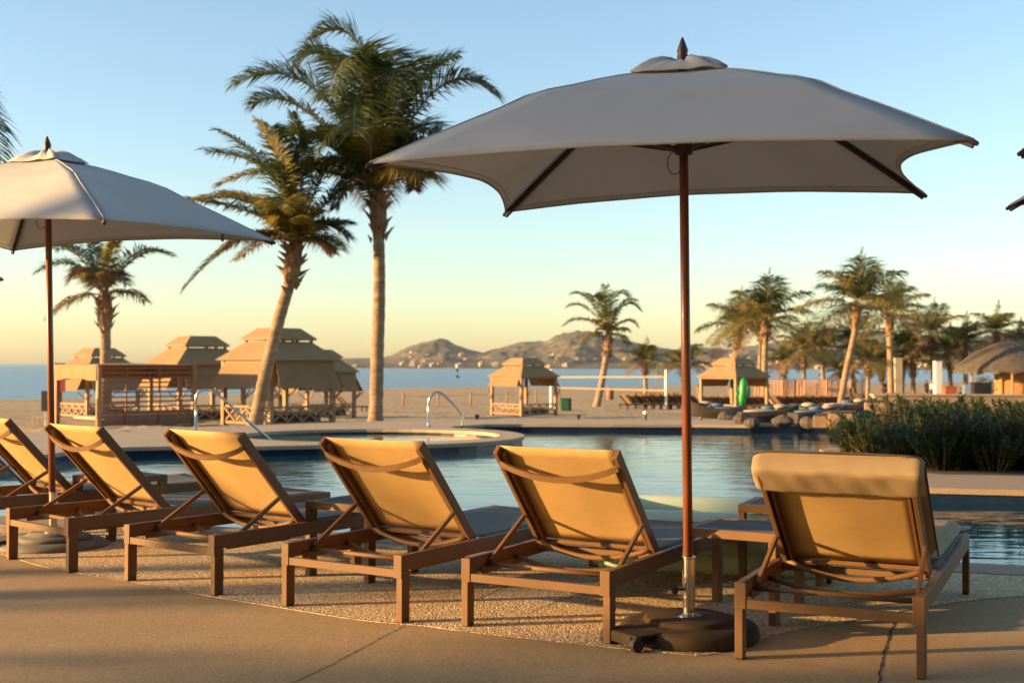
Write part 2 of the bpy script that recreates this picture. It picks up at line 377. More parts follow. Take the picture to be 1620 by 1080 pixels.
# left terrace with the round spa
SC = Vector((-2.62, 22.5, 0))
arc = [(SC.x+2.86*math.cos(a), SC.y+2.95*math.sin(a)) for a in [R(q) for q in range(-100, 61, 8)]]
front = [gp(*q) for q in ((-420, 758), (-200, 745), (0, 728), (60, 720), (130, 711.5), (200, 707), (300, 705.5), (400, 706))]
front = [(p.x, p.y) for p in catmull(front, 4)]
terr = front+arc+[(-1.3, 25.6), (-.6, 26.6), (.2, 26.75), (2.2, 26.7), (4.0, 26.75), (5.25, 26.55), (5.3, 27.1), (6.5, 27.3), (9, 27.0), (14, 26), (22, 25), (22, 29), (14, 29), (5, 29.1), (-2, 28.8), (-6, 25.6), (-9.7, 22.7), (-16, 21.6), (-26, 21)]
hole = [(SC.x+2.4*math.cos(a), SC.y-.05+2.05*math.sin(a)) for a in [2*PI*i/48 for i in range(48)]]
struct(slab('terrace', terr, ('copel', 'copel'), 0, .06, [hole]))
def shrink(P, d):
    out = []; n = len(P)
    for i in range(n):
        a, b = Vector(P[i-1]), Vector(P[(i+1) % n]); t = (b-a).normalized(); out.append((P[i][0]-t.y*d, P[i][1]+t.x*d))
    return out
struct(slab('terrace_wall', shrink(terr, .035), ('tile', 'tile'), -.061, .9, [[(SC.x+2.43*math.cos(a), SC.y-.05+2.08*math.sin(a)) for a in [2*PI*i/48 for i in range(48)]]]))
mb = MB(); mb.add([(SC.x+2.6*math.cos(2*PI*i/32), SC.y+2.3*math.sin(2*PI*i/32), -.09) for i in range(32)], [tuple(range(32))]); struct(mb.build('spa_water', 'spa'))
# right peninsula that carries the hedge
pen = [(4.2, 14.2), (4.08, 13.7), (4.08, 13.35), (4.2, 13.12), (4.45, 13.0), (6.0, 12.62), (9, 12.3), (16, 12), (16, 20), (8, 20), (5.1, 19.4), (4.8, 18.9), (4.6, 17), (4.45, 15)]
struct(slab('planting_island', pen, ('cope', 'cope'), 0, .06))
struct(slab('planting_island_wall', shrink(pen, .035), ('tile', 'tile'), -.061, .9))
struct(slab('planting_soil', [(4.75, 15.1), (5.2, 14.6), (9, 14.2), (16, 14), (16, 19.6), (8, 19.6), (5.2, 19.1), (4.85, 18)], ('joint',), .004, .003))
# beach
SEAZ = -3.0
shore_tab = [(-600, 118), (0, 144), (300, 165), (530, 200), (700, 232), (1000, 245), (1200, 290), (1500, 330), (2200, 420)]
in_tab = [(-600, 21.0), (0, 22.3), (200, 23.2), (400, 25.2), (560, 27.4), (690, 28.3), (1170, 28.5), (1400, 28.6), (2200, 28)]
def prof(px, D):
    Ds = lerp_tab(shore_tab, px); Di = lerp_tab(in_tab, px)
    return lerp_tab([(Di, -.03), (38, -.62), (66, -1.42), (100, -1.75), (Ds*.85, -2.45), (Ds, -3.0), (Ds*1.25, -4.2)], D)
def sandp(px, py):
    lo, hi = 22, 600
    for _ in range(40):
        mid = (lo+hi)/2; p = at(px, py, mid)
        if p.z > prof(px, mid): lo = mid
        else: hi = mid
    return at(px, py, lo)
def on_sand(px, D):
    x = (px-810)/F*D; return Vector((x, D, prof(px, D)))
mb = MB(); NX, NY = 110, 90; rng = random.Random(5)
for j in range(NY+1):
    for i in range(NX+1):
        px = -700+i*3000/NX; Di = lerp_tab(in_tab, px)-.35; Ds = lerp_tab(shore_tab, px)*1.25
        t = (j/NY)**1.7; D = Di+(Ds-Di)*t
        z = prof(px, D) + (0 if j < 3 else (math.sin(px*.045+D*.9)*math.sin(D*.37+px*.013)*.045+rng.uniform(-.025, .025)))
        mb.v.append(((px-810)/F*D, D, z if j else -.05))
mb.f = [(j*(NX+1)+i, j*(NX+1)+i+1, (j+1)*(NX+1)+i+1, (j+1)*(NX+1)+i) for j in range(NY) for i in range(NX)]; mb.m = [0]*len(mb.f)
struct(mb.build('beach_sand', 'sand', smooth=True))
mb = MB(); mb.add([(-9000, 60, SEAZ), (9000, 60, SEAZ), (9000, 14000, SEAZ), (-9000, 14000, SEAZ)], [(0, 1, 2, 3)]); struct(mb.build('sea', 'sea'))
# seabed under it all, reaching the horizon
mb = MB(); mb.add([(-9000, -200, -6), (9000, -200, -6), (9000, 14000, -6), (-9000, 14000, -6)], [(0, 1, 2, 3)]); struct(mb.build('ground', 'sand'))
# far hills
from mathutils import noise as mn
ridge = [(440, 577), (500, 571), (525, 568), (560, 567), (600, 567), (620, 562), (640, 552), (665, 543), (690, 537), (706, 537), (720, 545), (750, 555), (765, 558), (790, 550),
         (830, 540), (860, 540), (890, 527), (915, 523), (945, 525), (975, 536), (1005, 540), (1030, 547), (1065, 552), (1090, 549), (1115, 548), (1150, 552),
         (1165, 551), (1201, 543), (1244, 537), (1300, 530), (1365, 524), (1400, 524), (1450, 530), (1520, 528), (1620, 533), (1800, 530), (2100, 545)]
DSH = 1480.0
def hill_h(px, t):     # t 0..1.6 depth parameter, ridge at t=1
    base = (HY-lerp_tab(ridge, px))/F
    D = DSH+t*900
    foot = 7.5*min(1, t*9)
    top = base*(DSH+900)+4.3-foot
    s = max(0, min(1, (t-.12)/.88)); env = s*s*(3-2*s) if t <= 1 else max(0, 1-(t-1)*1.2)
    env = .55*env+.45*s**1.1 if t <= 1 else env
    q = Vector(((px)*.016, t*3.1, 0)); n = mn.fractal(q, .8, 2.1, 5)*.34*math.sin(PI*min(1, t))
    q2 = Vector((px*.07, t*9, 3)); n2 = mn.fractal(q2, .8, 2.1, 4)*.10*min(1, t*3)
    return max(-1, foot+top*max(0, env*(1+n2*.6)+n*.9*(1-env*.75)))+SEAZ if t > .001 else SEAZ-1
mb = MB(); NX, NY = 520, 64
for j in range(NY+1):
    for i in range(NX+1):
        px = 440+i*1700/NX; t = 1.6*j/NY; D = DSH+t*900
        if j == 0: t = 0
        mb.v.append(((px-810)/F*D, D, hill_h(px, t)))
mb.f = [(j*(NX+1)+i, j*(NX+1)+i+1, (j+1)*(NX+1)+i+1, (j+1)*(NX+1)+i) for j in range(NY) for i in range(NX)]; mb.m = [0]*len(mb.f)
struct(mb.build('hills', 'hill', smooth=True))
# town houses across the bay
rng = random.Random(11)
house_meshes = []
for k in range(4):
    mb = MB(); wd = rng.uniform(9, 17); dp = rng.uniform(8, 12); h = rng.uniform(3.5, 6.5)
    mb.box((0, 0, h/2-2), (wd, dp, h+4)); mb.box((wd*.2, 0, h+1.2), (wd*.45, dp*.7, 2.4)); mb.box((0, 0, h+.15), (wd+.6, dp+.6, .3))
    for q in range(int(wd//3.2)):
        mb.k = 1; mb.box((-wd/2+2+q*3.1, -dp/2-.02, h*.6), (1.5, .1, 1.6)); mb.k = 0
    o = mb.build('house', ['plaster' if k % 2 == 0 else 'plaster2', 'black']); house_meshes.append(o)
spots = []
for k in range(96):
    if k in (8, 9, 14, 20, 22, 30, 31, 38, 50, 55, 58, 63, 66, 69, 75, 80, 84, 88, 92): continue
    if k < 46: px = rng.uniform(560, 1620); t = rng.uniform(.015, .09)
    elif k < 60: px = rng.uniform(640, 740); t = rng.uniform(.1, .6)
    elif k < 72: px = rng.uniform(840, 1010); t = rng.uniform(.1, .42)
    else: px = rng.uniform(1150, 1620); t = rng.uniform(.08, .5)
    spots.append((px, t))
for k, (px, t) in enumerate(spots):
    D = DSH+t*900; z = hill_h(px, t); o = house_meshes[k % 4]
    if k >= 4: o = o.copy(); C.objects.link(o)
    o.location = ((px-810)/F*D, D, z); o.rotation_euler.z = rng.uniform(-.5, .5); o.scale = (rng.uniform(.36, .66),)*3
    if t < .095: tag(o, 'small pale flat-roofed house along the far shore of the bay', 'house', 'houses along the far shore')
    else: tag(o, 'small pale house dotted on the slopes of the far hills', 'house', 'houses on the far hills')
# ------------------------------------------------------------------ loungers
LW, LH, LT, HV, LB = .805, .341, 2.12, .754, .748
def lounger(x, y, th, ang, label, cushion=False, name='sun_lounger'):
    # local axes: u across (+x), v towards the foot (+y)
    t = thing(name, label, 'sun lounger', (x, y, 0), R(th-90), 'brown framed sun loungers in a row by the pool')
    mb = MB()
    for u in (.018, LW-.018):
        mb.b2((u-.0165, .0, LH-.078), (u+.0165, LT, LH))
    mb.b2((.036, .0, LH-.112), (LW-.036, .028, LH-.072))
    mb.b2((.036, LT-.034, LH-.075), (LW-.036, LT, LH-.002))
    mb.b2((.036, HV+.03, LH-.06), (LW-.036, HV+.06, LH-.03)); mb.b2((.036, 1.45, LH-.06), (LW-.036, 1.48, LH-.03))
    for u in (.0005, LW-.0505):                        # corner plates
        mb.b2((u, -.004, LH-.115), (u+.05, .0, LH+.0015))
    for u in (.036, LW-.046):                          # ratchet racks
        mb.b2((u, .12, LH-.095), (u+.01, .62, LH-.06))
    mb.build('frame', 'frame', t, bevel=.003)
    for u in (.0, LW-.036):
        for v in (.001, LT-.066):
            q = MB(); q.b2((u, v, .008), (u+.036, v+.065, LH-.079)); lg = q.build('leg', 'frame', t, bevel=.003)
            q = MB(); q.b2((u+.003, v+.003, 0), (u+.033, v+.062, .0075)); q.build('foot_cap', 'rubber', lg)
    ca, sa = math.cos(ang), math.sin(ang)
    def B(u, s, n=0): return Vector((u, HV-s*ca-n*sa, LH-.005+s*sa-n*ca))   # s up the back, n behind it
    U0, U1 = .058, LW-.058
    mb = MB(); nb = Vector((0, -sa, -ca))
    for u in (U0+.012, U1-.012): mb.bar(B(u, -.01, .012), B(u, LB, .012), .024, .058, nb)
    for u in (U0+.040, U1-.040): mb.bar(B(u, .0, .014), B(u, LB-.03, .014), .014, .030, nb)
    mb.bar(B(U0+.026, .012, .006), B(U1-.026, .012, .006), .02, .022, nb)
    mb.build('backrest_frame', 'frame', t, bevel=.003)
    mb = MB()
    def arcbar(s0, n0, sag, back, dy=.0):
        pts = []
        for i in range(15):
            q = i/14; k = math.sin(PI*q)**.8
            pts.append(B(U0+.02+(U1-U0-.04)*q, s0-sag*k, n0+back*k))
        return pts
    if not cushion:
        for a_, b_ in zip(arcbar(LB-.075, .040, .045, .055), arcbar(LB-.075, .040, .045, .055)[1:]): mb.bar(a_-(b_-a_)*.08, b_+(b_-a_)*.08, .018, .030, (0, -.3, 1))
        mb.build('handle_bar', 'frame', t, smooth=False)
    mb = MB(); mb.tube(arcbar(.045, .03, .035, .06), .0145, 8); mb.build('stretcher', 'frame', t, smooth=True)
    mb = MB(); pts = [Vector((.04+(LW-.08)*i/14, .50-.11*math.sin(PI*i/14), LH-.055-.03*math.sin(PI*i/14))) for i in range(15)]
    mb.tube(pts, .0145, 8); mb.build('stretcher', 'frame', t, smooth=True)
    mb = MB(); mb.tube([(.037, .20, LH-.055), (LW-.037, .20, LH-.055)], .0125, 8); mb.build('stretcher', 'frame', t, smooth=True)
    for u, uf in ((U0+.004, .052), (U1-.004, LW-.052)):
        mb = MB(); mb.bar((uf, .20, LH-.035), B(u, .26, .047), .018, .024, (0, 0, 1)); mb.build('back_strut', 'frame', t, bevel=.002)
    # slings
    mb = MB(); n, k = 10, 12
    for j in range(k+1):
        for i in range(n+1):
            q = i/n; s = LB-.004-(LB-.03)*j/k if j else LB+.001
            mb.v.append(B(U0+.022+(U1-U0-.044)*q, s, -.012-.0+.012*math.sin(PI*q)*math.sin(PI*min(1, .15+j/k*.8))))
    mb.f = [(j*(n+1)+i, j*(n+1)+i+1, (j+1)*(n+1)+i+1, (j+1)*(n+1)+i) for j in range(k) for i in range(n)]; mb.m = [0]*len(mb.f)
    mb.build('backrest_sling', 'sling', t, smooth=True, thick=.003)
    mb = MB()
    for j in range(k+1):
        for i in range(n+1):
            q = i/n; mb.v.append(Vector((.035+(LW-.07)*q, HV+.01+(LT-HV-.03)*j/k, LH+.0025-.012*math.sin(PI*q))))
    mb.f = [(j*(n+1)+i, j*(n+1)+i+1, (j+1)*(n+1)+i+1, (j+1)*(n+1)+i) for j in range(k) for i in range(n)]; mb.m = [0]*len(mb.f)
    mb.build('seat_sling', 'seat', t, smooth=True, thick=.003)
    if cushion:
        def pad(name, u0, u1, pts_fn, L, th0, base=.0, parent=t):
            q = MB(); nn, kk = 18, 22; top = []; bot = []
            for side in (1, 0):
                for j in range(kk+1):
                    for i in range(nn+1):
                        a, b = i/nn, j/kk
                        e = min(1, (min(a, 1-a)*(u1-u0)/.05))*1.0; e2 = min(1, min(b, 1-b)*L/.05)
                        ed_ = math.sqrt(max(0, 1-(1-e)**2))*math.sqrt(max(0, 1-(1-e2)**2))
                        cx = .5+(a-.5); cc = 0
                        # rounded corners in plan
                        du = max(0, abs(a-.5)*(u1-u0)-((u1-u0)/2-.09)); dv = max(0, abs(b-.5)*L-(L/2-.09)); dd = math.hypot(du, dv)
                        sh = min(1, .09/dd) if dd > .09 else 1
                        aa = .5+math.copysign(((u1-u0)/2-.09+du*sh)/(u1-u0), a-.5) if du > 0 and dd > .09 else a
                        bb = .5+math.copysign((L/2-.09+dv*sh)/L, b-.5) if dv > 0 and dd > .09 else b
                        puff = .010*math.sin(a*PI)*math.sin(b*PI)+.004*math.sin(b*37+a*3)*math.sin(a*PI)
                        q.v.append(pts_fn(u0+(u1-u0)*aa, bb*L, base+(th0*(.5+.5*ed_)+puff if side else th0*(.5-.5*ed_))))
            N1 = (kk+1)*(nn+1)
            for j in range(kk):
                for i in range(nn):
                    a = j*(nn+1)+i; q.f.append((a, a+1, a+nn+2, a+nn+1)); b = a+N1; q.f.append((b+nn+1, b+nn+2, b+1, b))
            q.m = [0]*len(q.f)
            o = q.build(name, 'cushion', parent, smooth=True)
            return o
        cs = pad('seat_cushion', .03, LW-.03, lambda u, v, n_: Vector((u, HV+.04+v, LH+.006+n_)), LT-HV-.05, .075)
        cb = pad('back_cushion', .028, LW-.028, lambda u, v, n_: B(u, .04+v, -.018-n_), LB+.02, .06)
        # piping round the back cushion's outer edge
        q = MB(); pth = []
        for a in range(0, 33):
            f_ = a/32; 
            if f_ < .3: p = B(LW-.026, .05+f_/.3*(LB-.02), -.05)
            elif f_ < .7:
                g = (f_-.3)/.4; p = B(LW-.026-g*(LW-.052), LB+.06+.012*math.sin(PI*g), -.05)
            else: p = B(.026, .05+(1-f_)/.3*(LB-.02), -.05)
            pth.append(p)
        q.tube(pth, .0045, 6); q.build('piping', 'piping', cb, smooth=True)
        # hood that wraps the top of the backrest
        q = MB(); secs = []
        prof_ = [(p_.x, p_.y) for p_ in catmull([(LB-.108, .022, 0), (LB-.10, .026, 0), (LB-.05, .028, 0), (LB+.005, .028, 0), (LB+.028, .024, 0), (LB+.040, .012, 0), (LB+.046, -.03, 0), (LB+.044, -.07, 0), (LB+.02, -.092, 0)], 3)]
        nn = 40
        for i in range(nn+1):
            a = i/nn; e = min(1, min(a, 1-a)*(LW-.04)/.045); rr = math.sqrt(max(0, 1-(1-e)**2))
            for kx, (s_, n_) in enumerate(prof_):
                cn = -.015; wr = .0035*math.sin(a*41+kx*.4)+.003*math.sin(a*17-kx*.35)
                sg = .010*math.sin(PI*a)*max(0, 1-kx/8)
                hem = -.006*math.sin(a*9)*max(0, 1-kx/5)
                q.v.append(B(.035+(LW-.06)*a, s_-(.02 if s_ > LB else 0)*(1-rr)+hem-sg, cn+(n_+.012-cn)*(.72+.28*rr)+wr*rr*.5))
        P_ = len(prof_)
        q.f = [(i*P_+k_, i*P_+k_+1, (i+1)*P_+k_+1, (i+1)*P_+k_) for i in range(nn) for k_ in range(P_-1)]; q.m = [0]*len(q.f)
        q.build('cushion_hood', 'cushion', cb, smooth=True, thick=.004)
    return t
LG = [(-4.37, 9.16, 45.5, .835, 'tan sling lounger cut off by the left edge, farthest from the camera', False),
      (-3.36, 8.07, 49.1, .831, 'tan sling lounger whose rear legs stand over the left umbrella base', False),
      (-2.318, 7.267, 54.6, .844, 'third tan sling lounger from the left, between the two leftmost side tables', False),
      (-1.234, 6.52, 58.3, .836, 'tan sling lounger in the middle with a side table behind its left strut', False),
      (-.248, 6.032, 61.5, .814, 'tan sling lounger with stained back, just left of the big umbrella pole', False),
      (.99, 5.385, 64.6, .725, 'lounger with a thick tan cushion hooded over its backrest, nearest the camera', True)]
for q in LG: lounger(*q)
tl = thing('towel', 'crumpled green towel on the seat of the lounger left of the big pole', 'towel', (-.248, 6.032, 0), R(61.5-90))
q = MB(); rg = random.Random(4)
for j in range(9):
    for i in range(13): q.v.append(Vector((.16+.42*i/12+rg.uniform(-.01, .01), .80+.16*j/8, LH+.014+.03*abs(math.sin(i*1.1+j*.8))*(math.sin(PI*i/12)*.8+.2))))
q.f = [(j*13+i, j*13+i+1, (j+1)*13+i+1, (j+1)*13+i) for j in range(8) for i in range(12)]; q.m = [1 if 5 <= k % 12 <= 7 else 0 for k in range(96)]
q.build('cloth', ['green', 'black'], tl, smooth=True, thick=.006)
# ------------------------------------------------------------------ side tables
def table(FL, ang, label, w_=.50, h=.462):
    t = thing('side_table', label, 'side table', (FL.x, FL.y, 0), R(ang), 'brown side tables between the loungers')
    mb = MB()
    mb.b2((0, 0, h-.045), (w_, .05, h)); mb.b2((0, w_-.05, h-.045), (w_, w_, h)); mb.b2((0, .0505, h-.045), (.05, w_-.0505, h)); mb.b2((w_-.05, .0505, h-.045), (w_, w_-.0505, h))
    n = 9
    for i in range(n):
        y0 = .054+(w_-.108)*i/n; mb.k = 1; mb.b2((.051, y0, h-.03), (w_-.051, y0+(w_-.108)/n-.010, h-.002))
    mb.build('table_top', ['frame', 'slat'], t, bevel=.003)
    for a in (0, w_-.04):
        for b in (0, w_-.07):
            q = MB(); q.b2((a+.001, b+.001, .0), (a+.04, b+.069, h-.0455)); q.build('leg', 'frame', t, bevel=.003)
    return t
FLs = gp(1078, 832, .462)
table(Vector((.885, 6.30, 0)), -30, 'brown slatted side table in front of the big umbrella pole, nearest the camera')
table(Vector((-1.27, 7.46, 0)), -32, 'brown side table half hidden behind the backrest in the middle of the row')
table(Vector((-3.32, 9.16, 0)), -40, 'brown side table behind the left umbrella pole and first backrests')
table(Vector((1.37, 7.34, 0)), -24, 'brown side table standing farther back beside the green float')
# ------------------------------------------------------------------ umbrellas
def umbrella(apex, foot, corners, label, base='base', wheel=True, sleeve=.30, strap=False, seed=0):
    """apex, foot and corners in world; corners ordered around"""
    O = Vector(foot); t = thing('patio_umbrella', label, 'umbrella', O, 0, 'off-white patio umbrellas by the pool')
    A = Vector(apex)-O; cs = [Vector(c)-O for c in corners]
    ax = A.normalized()
    hub = A-Vector((0, 0, .045))
    def rib(c, s):              # curved ridge from apex to corner
        p = hub.lerp(c, s); bend = .088*math.sin(PI*min(1, s**.8))+(.018*math.exp(-((s-.50)/.07)**2)); p = p+Vector((0, 0, bend)); return p
    mb = MB(); NS, NT_ = 16, 16
    sag = []
    for k in range(4):
        a, b = cs[k], cs[(k+1) % 4]; L = (a-b).length; c0 = len(mb.v)
        short = L < 2.1; pull = .115 if short else .05
        for i in range(NS+1):
            s = .02+.98*i/NS
            for j in range(NT_+1):
                q = j/NT_; p = rib(a, s).lerp(rib(b, s), q)
                kk = 4*q*(1-q); ctr = hub.copy(); ctr.z = p.z
                f_ = pull*kk*s**3*(1.35 if short else 1)
                p = p+(ctr-p)*f_; p.z += .045*kk*s**4-.03*kk*s*(1-s)*2+.006*math.sin(7*q*PI+k)*s*(1-q)*q
                mb.v.append(p)
        mb.f += [(c0+i*(NT_+1)+j, c0+i*(NT_+1)+j+1, c0+(i+1)*(NT_+1)+j+1, c0+(i+1)*(NT_+1)+j) for i in range(NS) for j in range(NT_)]
    mb.m = [0]*len(mb.f)
    cn = mb.build('canopy', 'canopy', t, smooth=True, thick=.0025)
    # seams / hems
    q = MB()
    for k in range(4):
        q.tube([rib(cs[k], .06+.94*i/12)+Vector((0, 0, .003)) for i in range(13)], .004, 5)
    q.build('seam', 'canopy', cn, smooth=True)
    q = MB()
    for k in range(4):
        ed_ = [Vector(mb.v[k*(NS+1)*(NT_+1)+NS*(NT_+1)+j])-Vector((0, 0, .002)) for j in range(NT_+1)]; q.tube(ed_, .0042, 5)
        q.tube([Vector(mb.v[k*(NS+1)*(NT_+1)+(NS-1)*(NT_+1)+j]).lerp(ed_[j], .45)+Vector((0, 0, .0012)) for j in range(NT_+1)], .0022, 4)
    q.build('hem', 'hem', cn, smooth=True)
    # vent cap
    q = MB(); n = 48; rr = random.Random(seed)
    rings = []
    for i in range(6):
        f_ = i/5
        for j in range(n):
            an = 2*PI*j/n; x = an/(PI/2) % 1; kq = int(an/(PI/2)) % 4
            a, b = cs[kq], cs[(kq+1) % 4]; e = hub.lerp(a, .185).lerp(hub.lerp(b, .185), x)-hub; e.z = 0
            wv = (.024*math.sin(an*5+seed)+.016*math.sin(an*9+1+seed))*math.sin(PI*min(1, f_*.8+.1))
            base_z = lerp_tab([(0, .034), (.3, .036), (.7, .024), (1, .006)], f_)+rib(a, .185*f_).lerp(rib(b, .185*f_), x).z-hub.z
            pt = hub+e*(.03+.97*f_); pt.z = hub.z+base_z+abs(wv)*1.1
            q.v.append(pt)
    q.f = [(i*n+j, i*n+(j+1) % n, (i+1)*n+(j+1) % n, (i+1)*n+j) for i in range(5) for j in range(n)]; q.m = [0]*len(q.f)
    q.build('vent_cap', 'canopy', cn, smooth=True, thick=.003)
    # ribs
    for k in range(4):
        q = MB(); pts = [rib(cs[k], s)-Vector((0, 0, .022)) for s in [i/10 for i in range(11)]]
        pts[0] = hub-Vector((0, 0, .02))
        for a, b in zip(pts, pts[1:]): q.bar(a, b, .016, .026)
        q.build('rib', 'darkwood', t)
        q = MB(); d = (pts[-1]-pts[-2]).normalized(); q.tube([pts[-1]-d*.06+Vector((0, 0, .012)), pts[-1]+d*.0+Vector((0, 0, .012)), pts[-1]+d*.02+Vector((0, 0, .012))], [.010, .0125, .009], 8); q.build('rib_tip', 'darkwood', t)
        q = MB(); q.bar(ax*(A.length-.43), rib(cs[k], .52)-Vector((0, 0, .035)), .013, .02); q.build('strut', 'darkwood', t)
    q = MB(); b0 = .40 if sleeve else .1
    q.tube([ax*.16, ax*(A.length-.06)], [.0235, .0215], 16); q.build('pole', 'wood', t, smooth=True)
    q = MB(); q.tube([ax*(A.length-.45), ax*(A.length-.445), ax*(A.length-.385), ax*(A.length-.38)], [.02, .043, .043, .02], 14); q.build('runner_hub', 'darkwood', t)
    q = MB(); q.tube([ax*(A.length-.05), ax*(A.length-.02), ax*(A.length+.03), ax*(A.length+.045), ax*(A.length+.06), ax*(A.length+.10), ax*(A.length+.125)], [.02, .024, .028, .024, .028, .014, .004], 14)
    q.build('finial', 'darkwood', t, smooth=True)
    q = MB(); c0 = ax*(A.length-.43); q.tube([c0+Vector((-.03-.05*math.sin(PI*i/10), 0, -.12*math.sin(PI*i/20)*(1 if i < 20 else 1))) if False else c0+Vector((-.045-.035*math.cos(2*PI*i/12), -.01, -.06+.055*math.sin(2*PI*i/12))) for i in range(13)], .0025, 5); q.build('pull_cord', 'cord', t, smooth=True)
    if strap:
        q = MB()
        pts = [rib(cs[1], .5+.06*i).lerp(rib(cs[2], .5+.06*i), .03)+Vector((0, 0, .006)) for i in range(6)]
        pts += [pts[-1]+Vector((.01, 0, -.03)), pts[-1]+Vector((.012, 0, -.17))]
        for a, b in zip(pts, pts[1:]): q.bar(a, b, .018, .003, (0, -1, .3))
        q.build('tie_strap', 'seam' if False else 'basegrey', cn)
    # base
    q = MB()
    if base == 'base':
        q.lathe([(.30, 0), (.33, .003), (.335, .016), (.330, .052), (.315, .068), (.27, .076), (.225, .078), (.216, .081), (.212, .095), (.198, .101), (.05, .103)], 40)
    else:
        q.lathe([(.33, 0), (.385, .003), (.39, .014), (.35, .040), (.28, .05), (.25, .053), (.265, .056), (.255, .074), (.21, .082), (.18, .084), (.175, .094), (.04, .099)], 40)
    bs = q.build('base', base, t, smooth=True)
    if wheel:
        a0 = R(213) if base == 'base' else R(200); d = Vector((math.cos(a0), math.sin(a0), 0)); s_ = Vector((-d.y, d.x, 0))
        q = MB(); q.bar(d*.20+Vector((0, 0, .068)), d*.42+Vector((0, 0, .066)), .24, .012); q.bar(d*.42-s_*.085+Vector((0, 0, .045)), d*.42+s_*.085+Vector((0, 0, .045)), .012, .045)
        q.build('wheel_bracket', base, t, bevel=.003)
        for sg in (-1, 1):
            q = MB(); c0 = d*.41+s_*.112*sg+Vector((0, 0, .033)); q.tube([c0-s_*.014, c0-s_*.013, c0+s_*.013, c0+s_*.014], [.024, .033, .033, .024], 18); q.build('wheel', 'rubber', t, smooth=False)
    q = MB(); q.lathe([(.062, .096), (.062, .106), (.034, .112), (.030, .12), (.030, .375), (.034, .378), (.034, .386), (.026, .388)], 20); q.build('sleeve', 'steel', t, smooth=False)
    q = MB(); q.tube([(-.03, -.01, .23), (-.065, -.03, .23)], .006, 8); q.ball((-.072, -.033, .23), .017, .012, .024); q.build('clamp_knob', 'rubber', t)
    return t
UH = 2.18
c_main = [gp(585, 258, UH), gp(1540, 221, UH), gp(1461, 305, UH), gp(800, 335, UH)]
ft = gp(1090, 975, .096); ft.z = 0
ap = at(1080, 100, ft.y+.02)
umbrella(ap, ft, c_main, 'large off-white umbrella over the right loungers, fully in view', seed=2)
ft2 = gp(84, 841, .1); ft2.z = 0; ap2 = at(75, 243, ft2.y)
umbrella(ap2, ft2, [gp(165, 347, UH), gp(432, 381, UH), gp(20, 396, UH), gp(165, 347, UH)+gp(20, 396, UH)-gp(432, 381, UH)], 'off-white umbrella on the left, one side lit gold and a strap hanging from its corner', base='basegrey', strap=True, seed=5)
dv = Vector((2.95, -.36, 0))
umbrella(ap+dv, ft+dv, [gp(1617, 238, UH)+Vector((0, 0, .0)), c_main[1]+dv, c_main[2]+dv, gp(1597, 325, UH)], 'off-white umbrella whose two corner tips just enter at the right edge', seed=7)
c4 = gp(3, 440, UH)
umbrella(c4+Vector((-1.6, .55, .62)), Vector((c4.x-1.6, c4.y+.55, 0)), [c4+Vector((-.4, -1.6, 0)), c4, c4+Vector((-2.6, 2.6, 0)), c4+Vector((-3.3, .9, 0))], 'umbrella beyond the left edge, only a dark rib tip showing under the sky', seed=9)
# ------------------------------------------------------------------ green float on the deck
def float_ring():
    ctr = Vector((1.36, 8.02, 0)); t = thing('inflatable_float', 'pale green inflatable float lying behind the side tables at the pool edge', 'pool float', ctr, R(-15))
    hx, hy, r, cr_ = .78, .52, .075, .22
    def loop(ex):
        P = []
        for cx, cy, a0 in ((hx-cr_, hy-cr_, 0), (-hx+cr_, hy-cr_, 90), (-hx+cr_, -hy+cr_, 180), (hx-cr_, -hy+cr_, 270)):
            for a in range(0, 91, 15):
                an = R(a0+a); P.append(Vector((cx+(cr_+ex)*math.cos(an), cy+(cr_+ex)*math.sin(an), 0)))
        return P
    for k in range(3):
        q = MB(); P = loop(-.06+.012*(k == 1)); P.append(P[0]); z = r+.002+k*.118
        q.tube([p+Vector((0, 0, z)) for p in P], r, 14, caps=False); q.build('air_tube', 'greenpvc', t, smooth=True)
    q = MB(); P = loop(-.10); n = len(P); q.v = [p+Vector((0, 0, .28)) for p in P]+[p*.6+Vector((0, 0, .30)) for p in P]+[Vector((0, 0, .30))]
    q.f = [(i, (i+1) % n, n+(i+1) % n, n+i) for i in range(n)]+[(n+i, n+(i+1) % n, 2*n) for i in range(n)]; q.m = [0]*len(q.f)
    q.build('float_floor', 'greenpvc', t, smooth=True)
float_ring()
# ------------------------------------------------------------------ pool handrails
def handrail(pts, label, r=.024):
    P = catmull(pts, 5); b = P[0].copy(); t = thing('pool_handrail', label, 'handrail', b, 0, 'steel handrails at the pool')
    q = MB(); q.tube([p-b for p in P], r, 10); q.build('rail', 'rail', t, smooth=True)
    q = MB(); q.lathe([(.055, 0), (.055, .012), (.03, .03)], 14); q.build('flange', 'rail', t)
D = 22.0
handrail([gp(310, 692), at(310, 660, D), at(310, 630, D), at(316, 619, D), at(330, 617, D), at(345, 624, D), at(395, 668, D+.2), at(428, 696, D+.4), at(432, 702, D+.4)], 'steel handrail sloping down from the slatted cabana into the round spa')
D = 25.6
handrail([gp(678, 675), at(677.5, 650, D), at(679, 632, D), at(686, 622, D), at(696, 621, D), at(712, 634, D), at(726, 650, D), at(731, 660, D), at(731.5, 676, D)], 'arched steel handrail behind the round spa, right of the tall palm')
handrail([Vector((-6.6, 10.9, -.1)), Vector((-6.55, 10.95, .65)), at(-90, 680, 11.6), at(-40, 694, 11.6), at(0, 726, 11.7), at(40, 765, 11.8), at(92, 806, 11.9), at(96, 824, 11.9)], 'steel handrail slanting into the water behind the leftmost lounger')
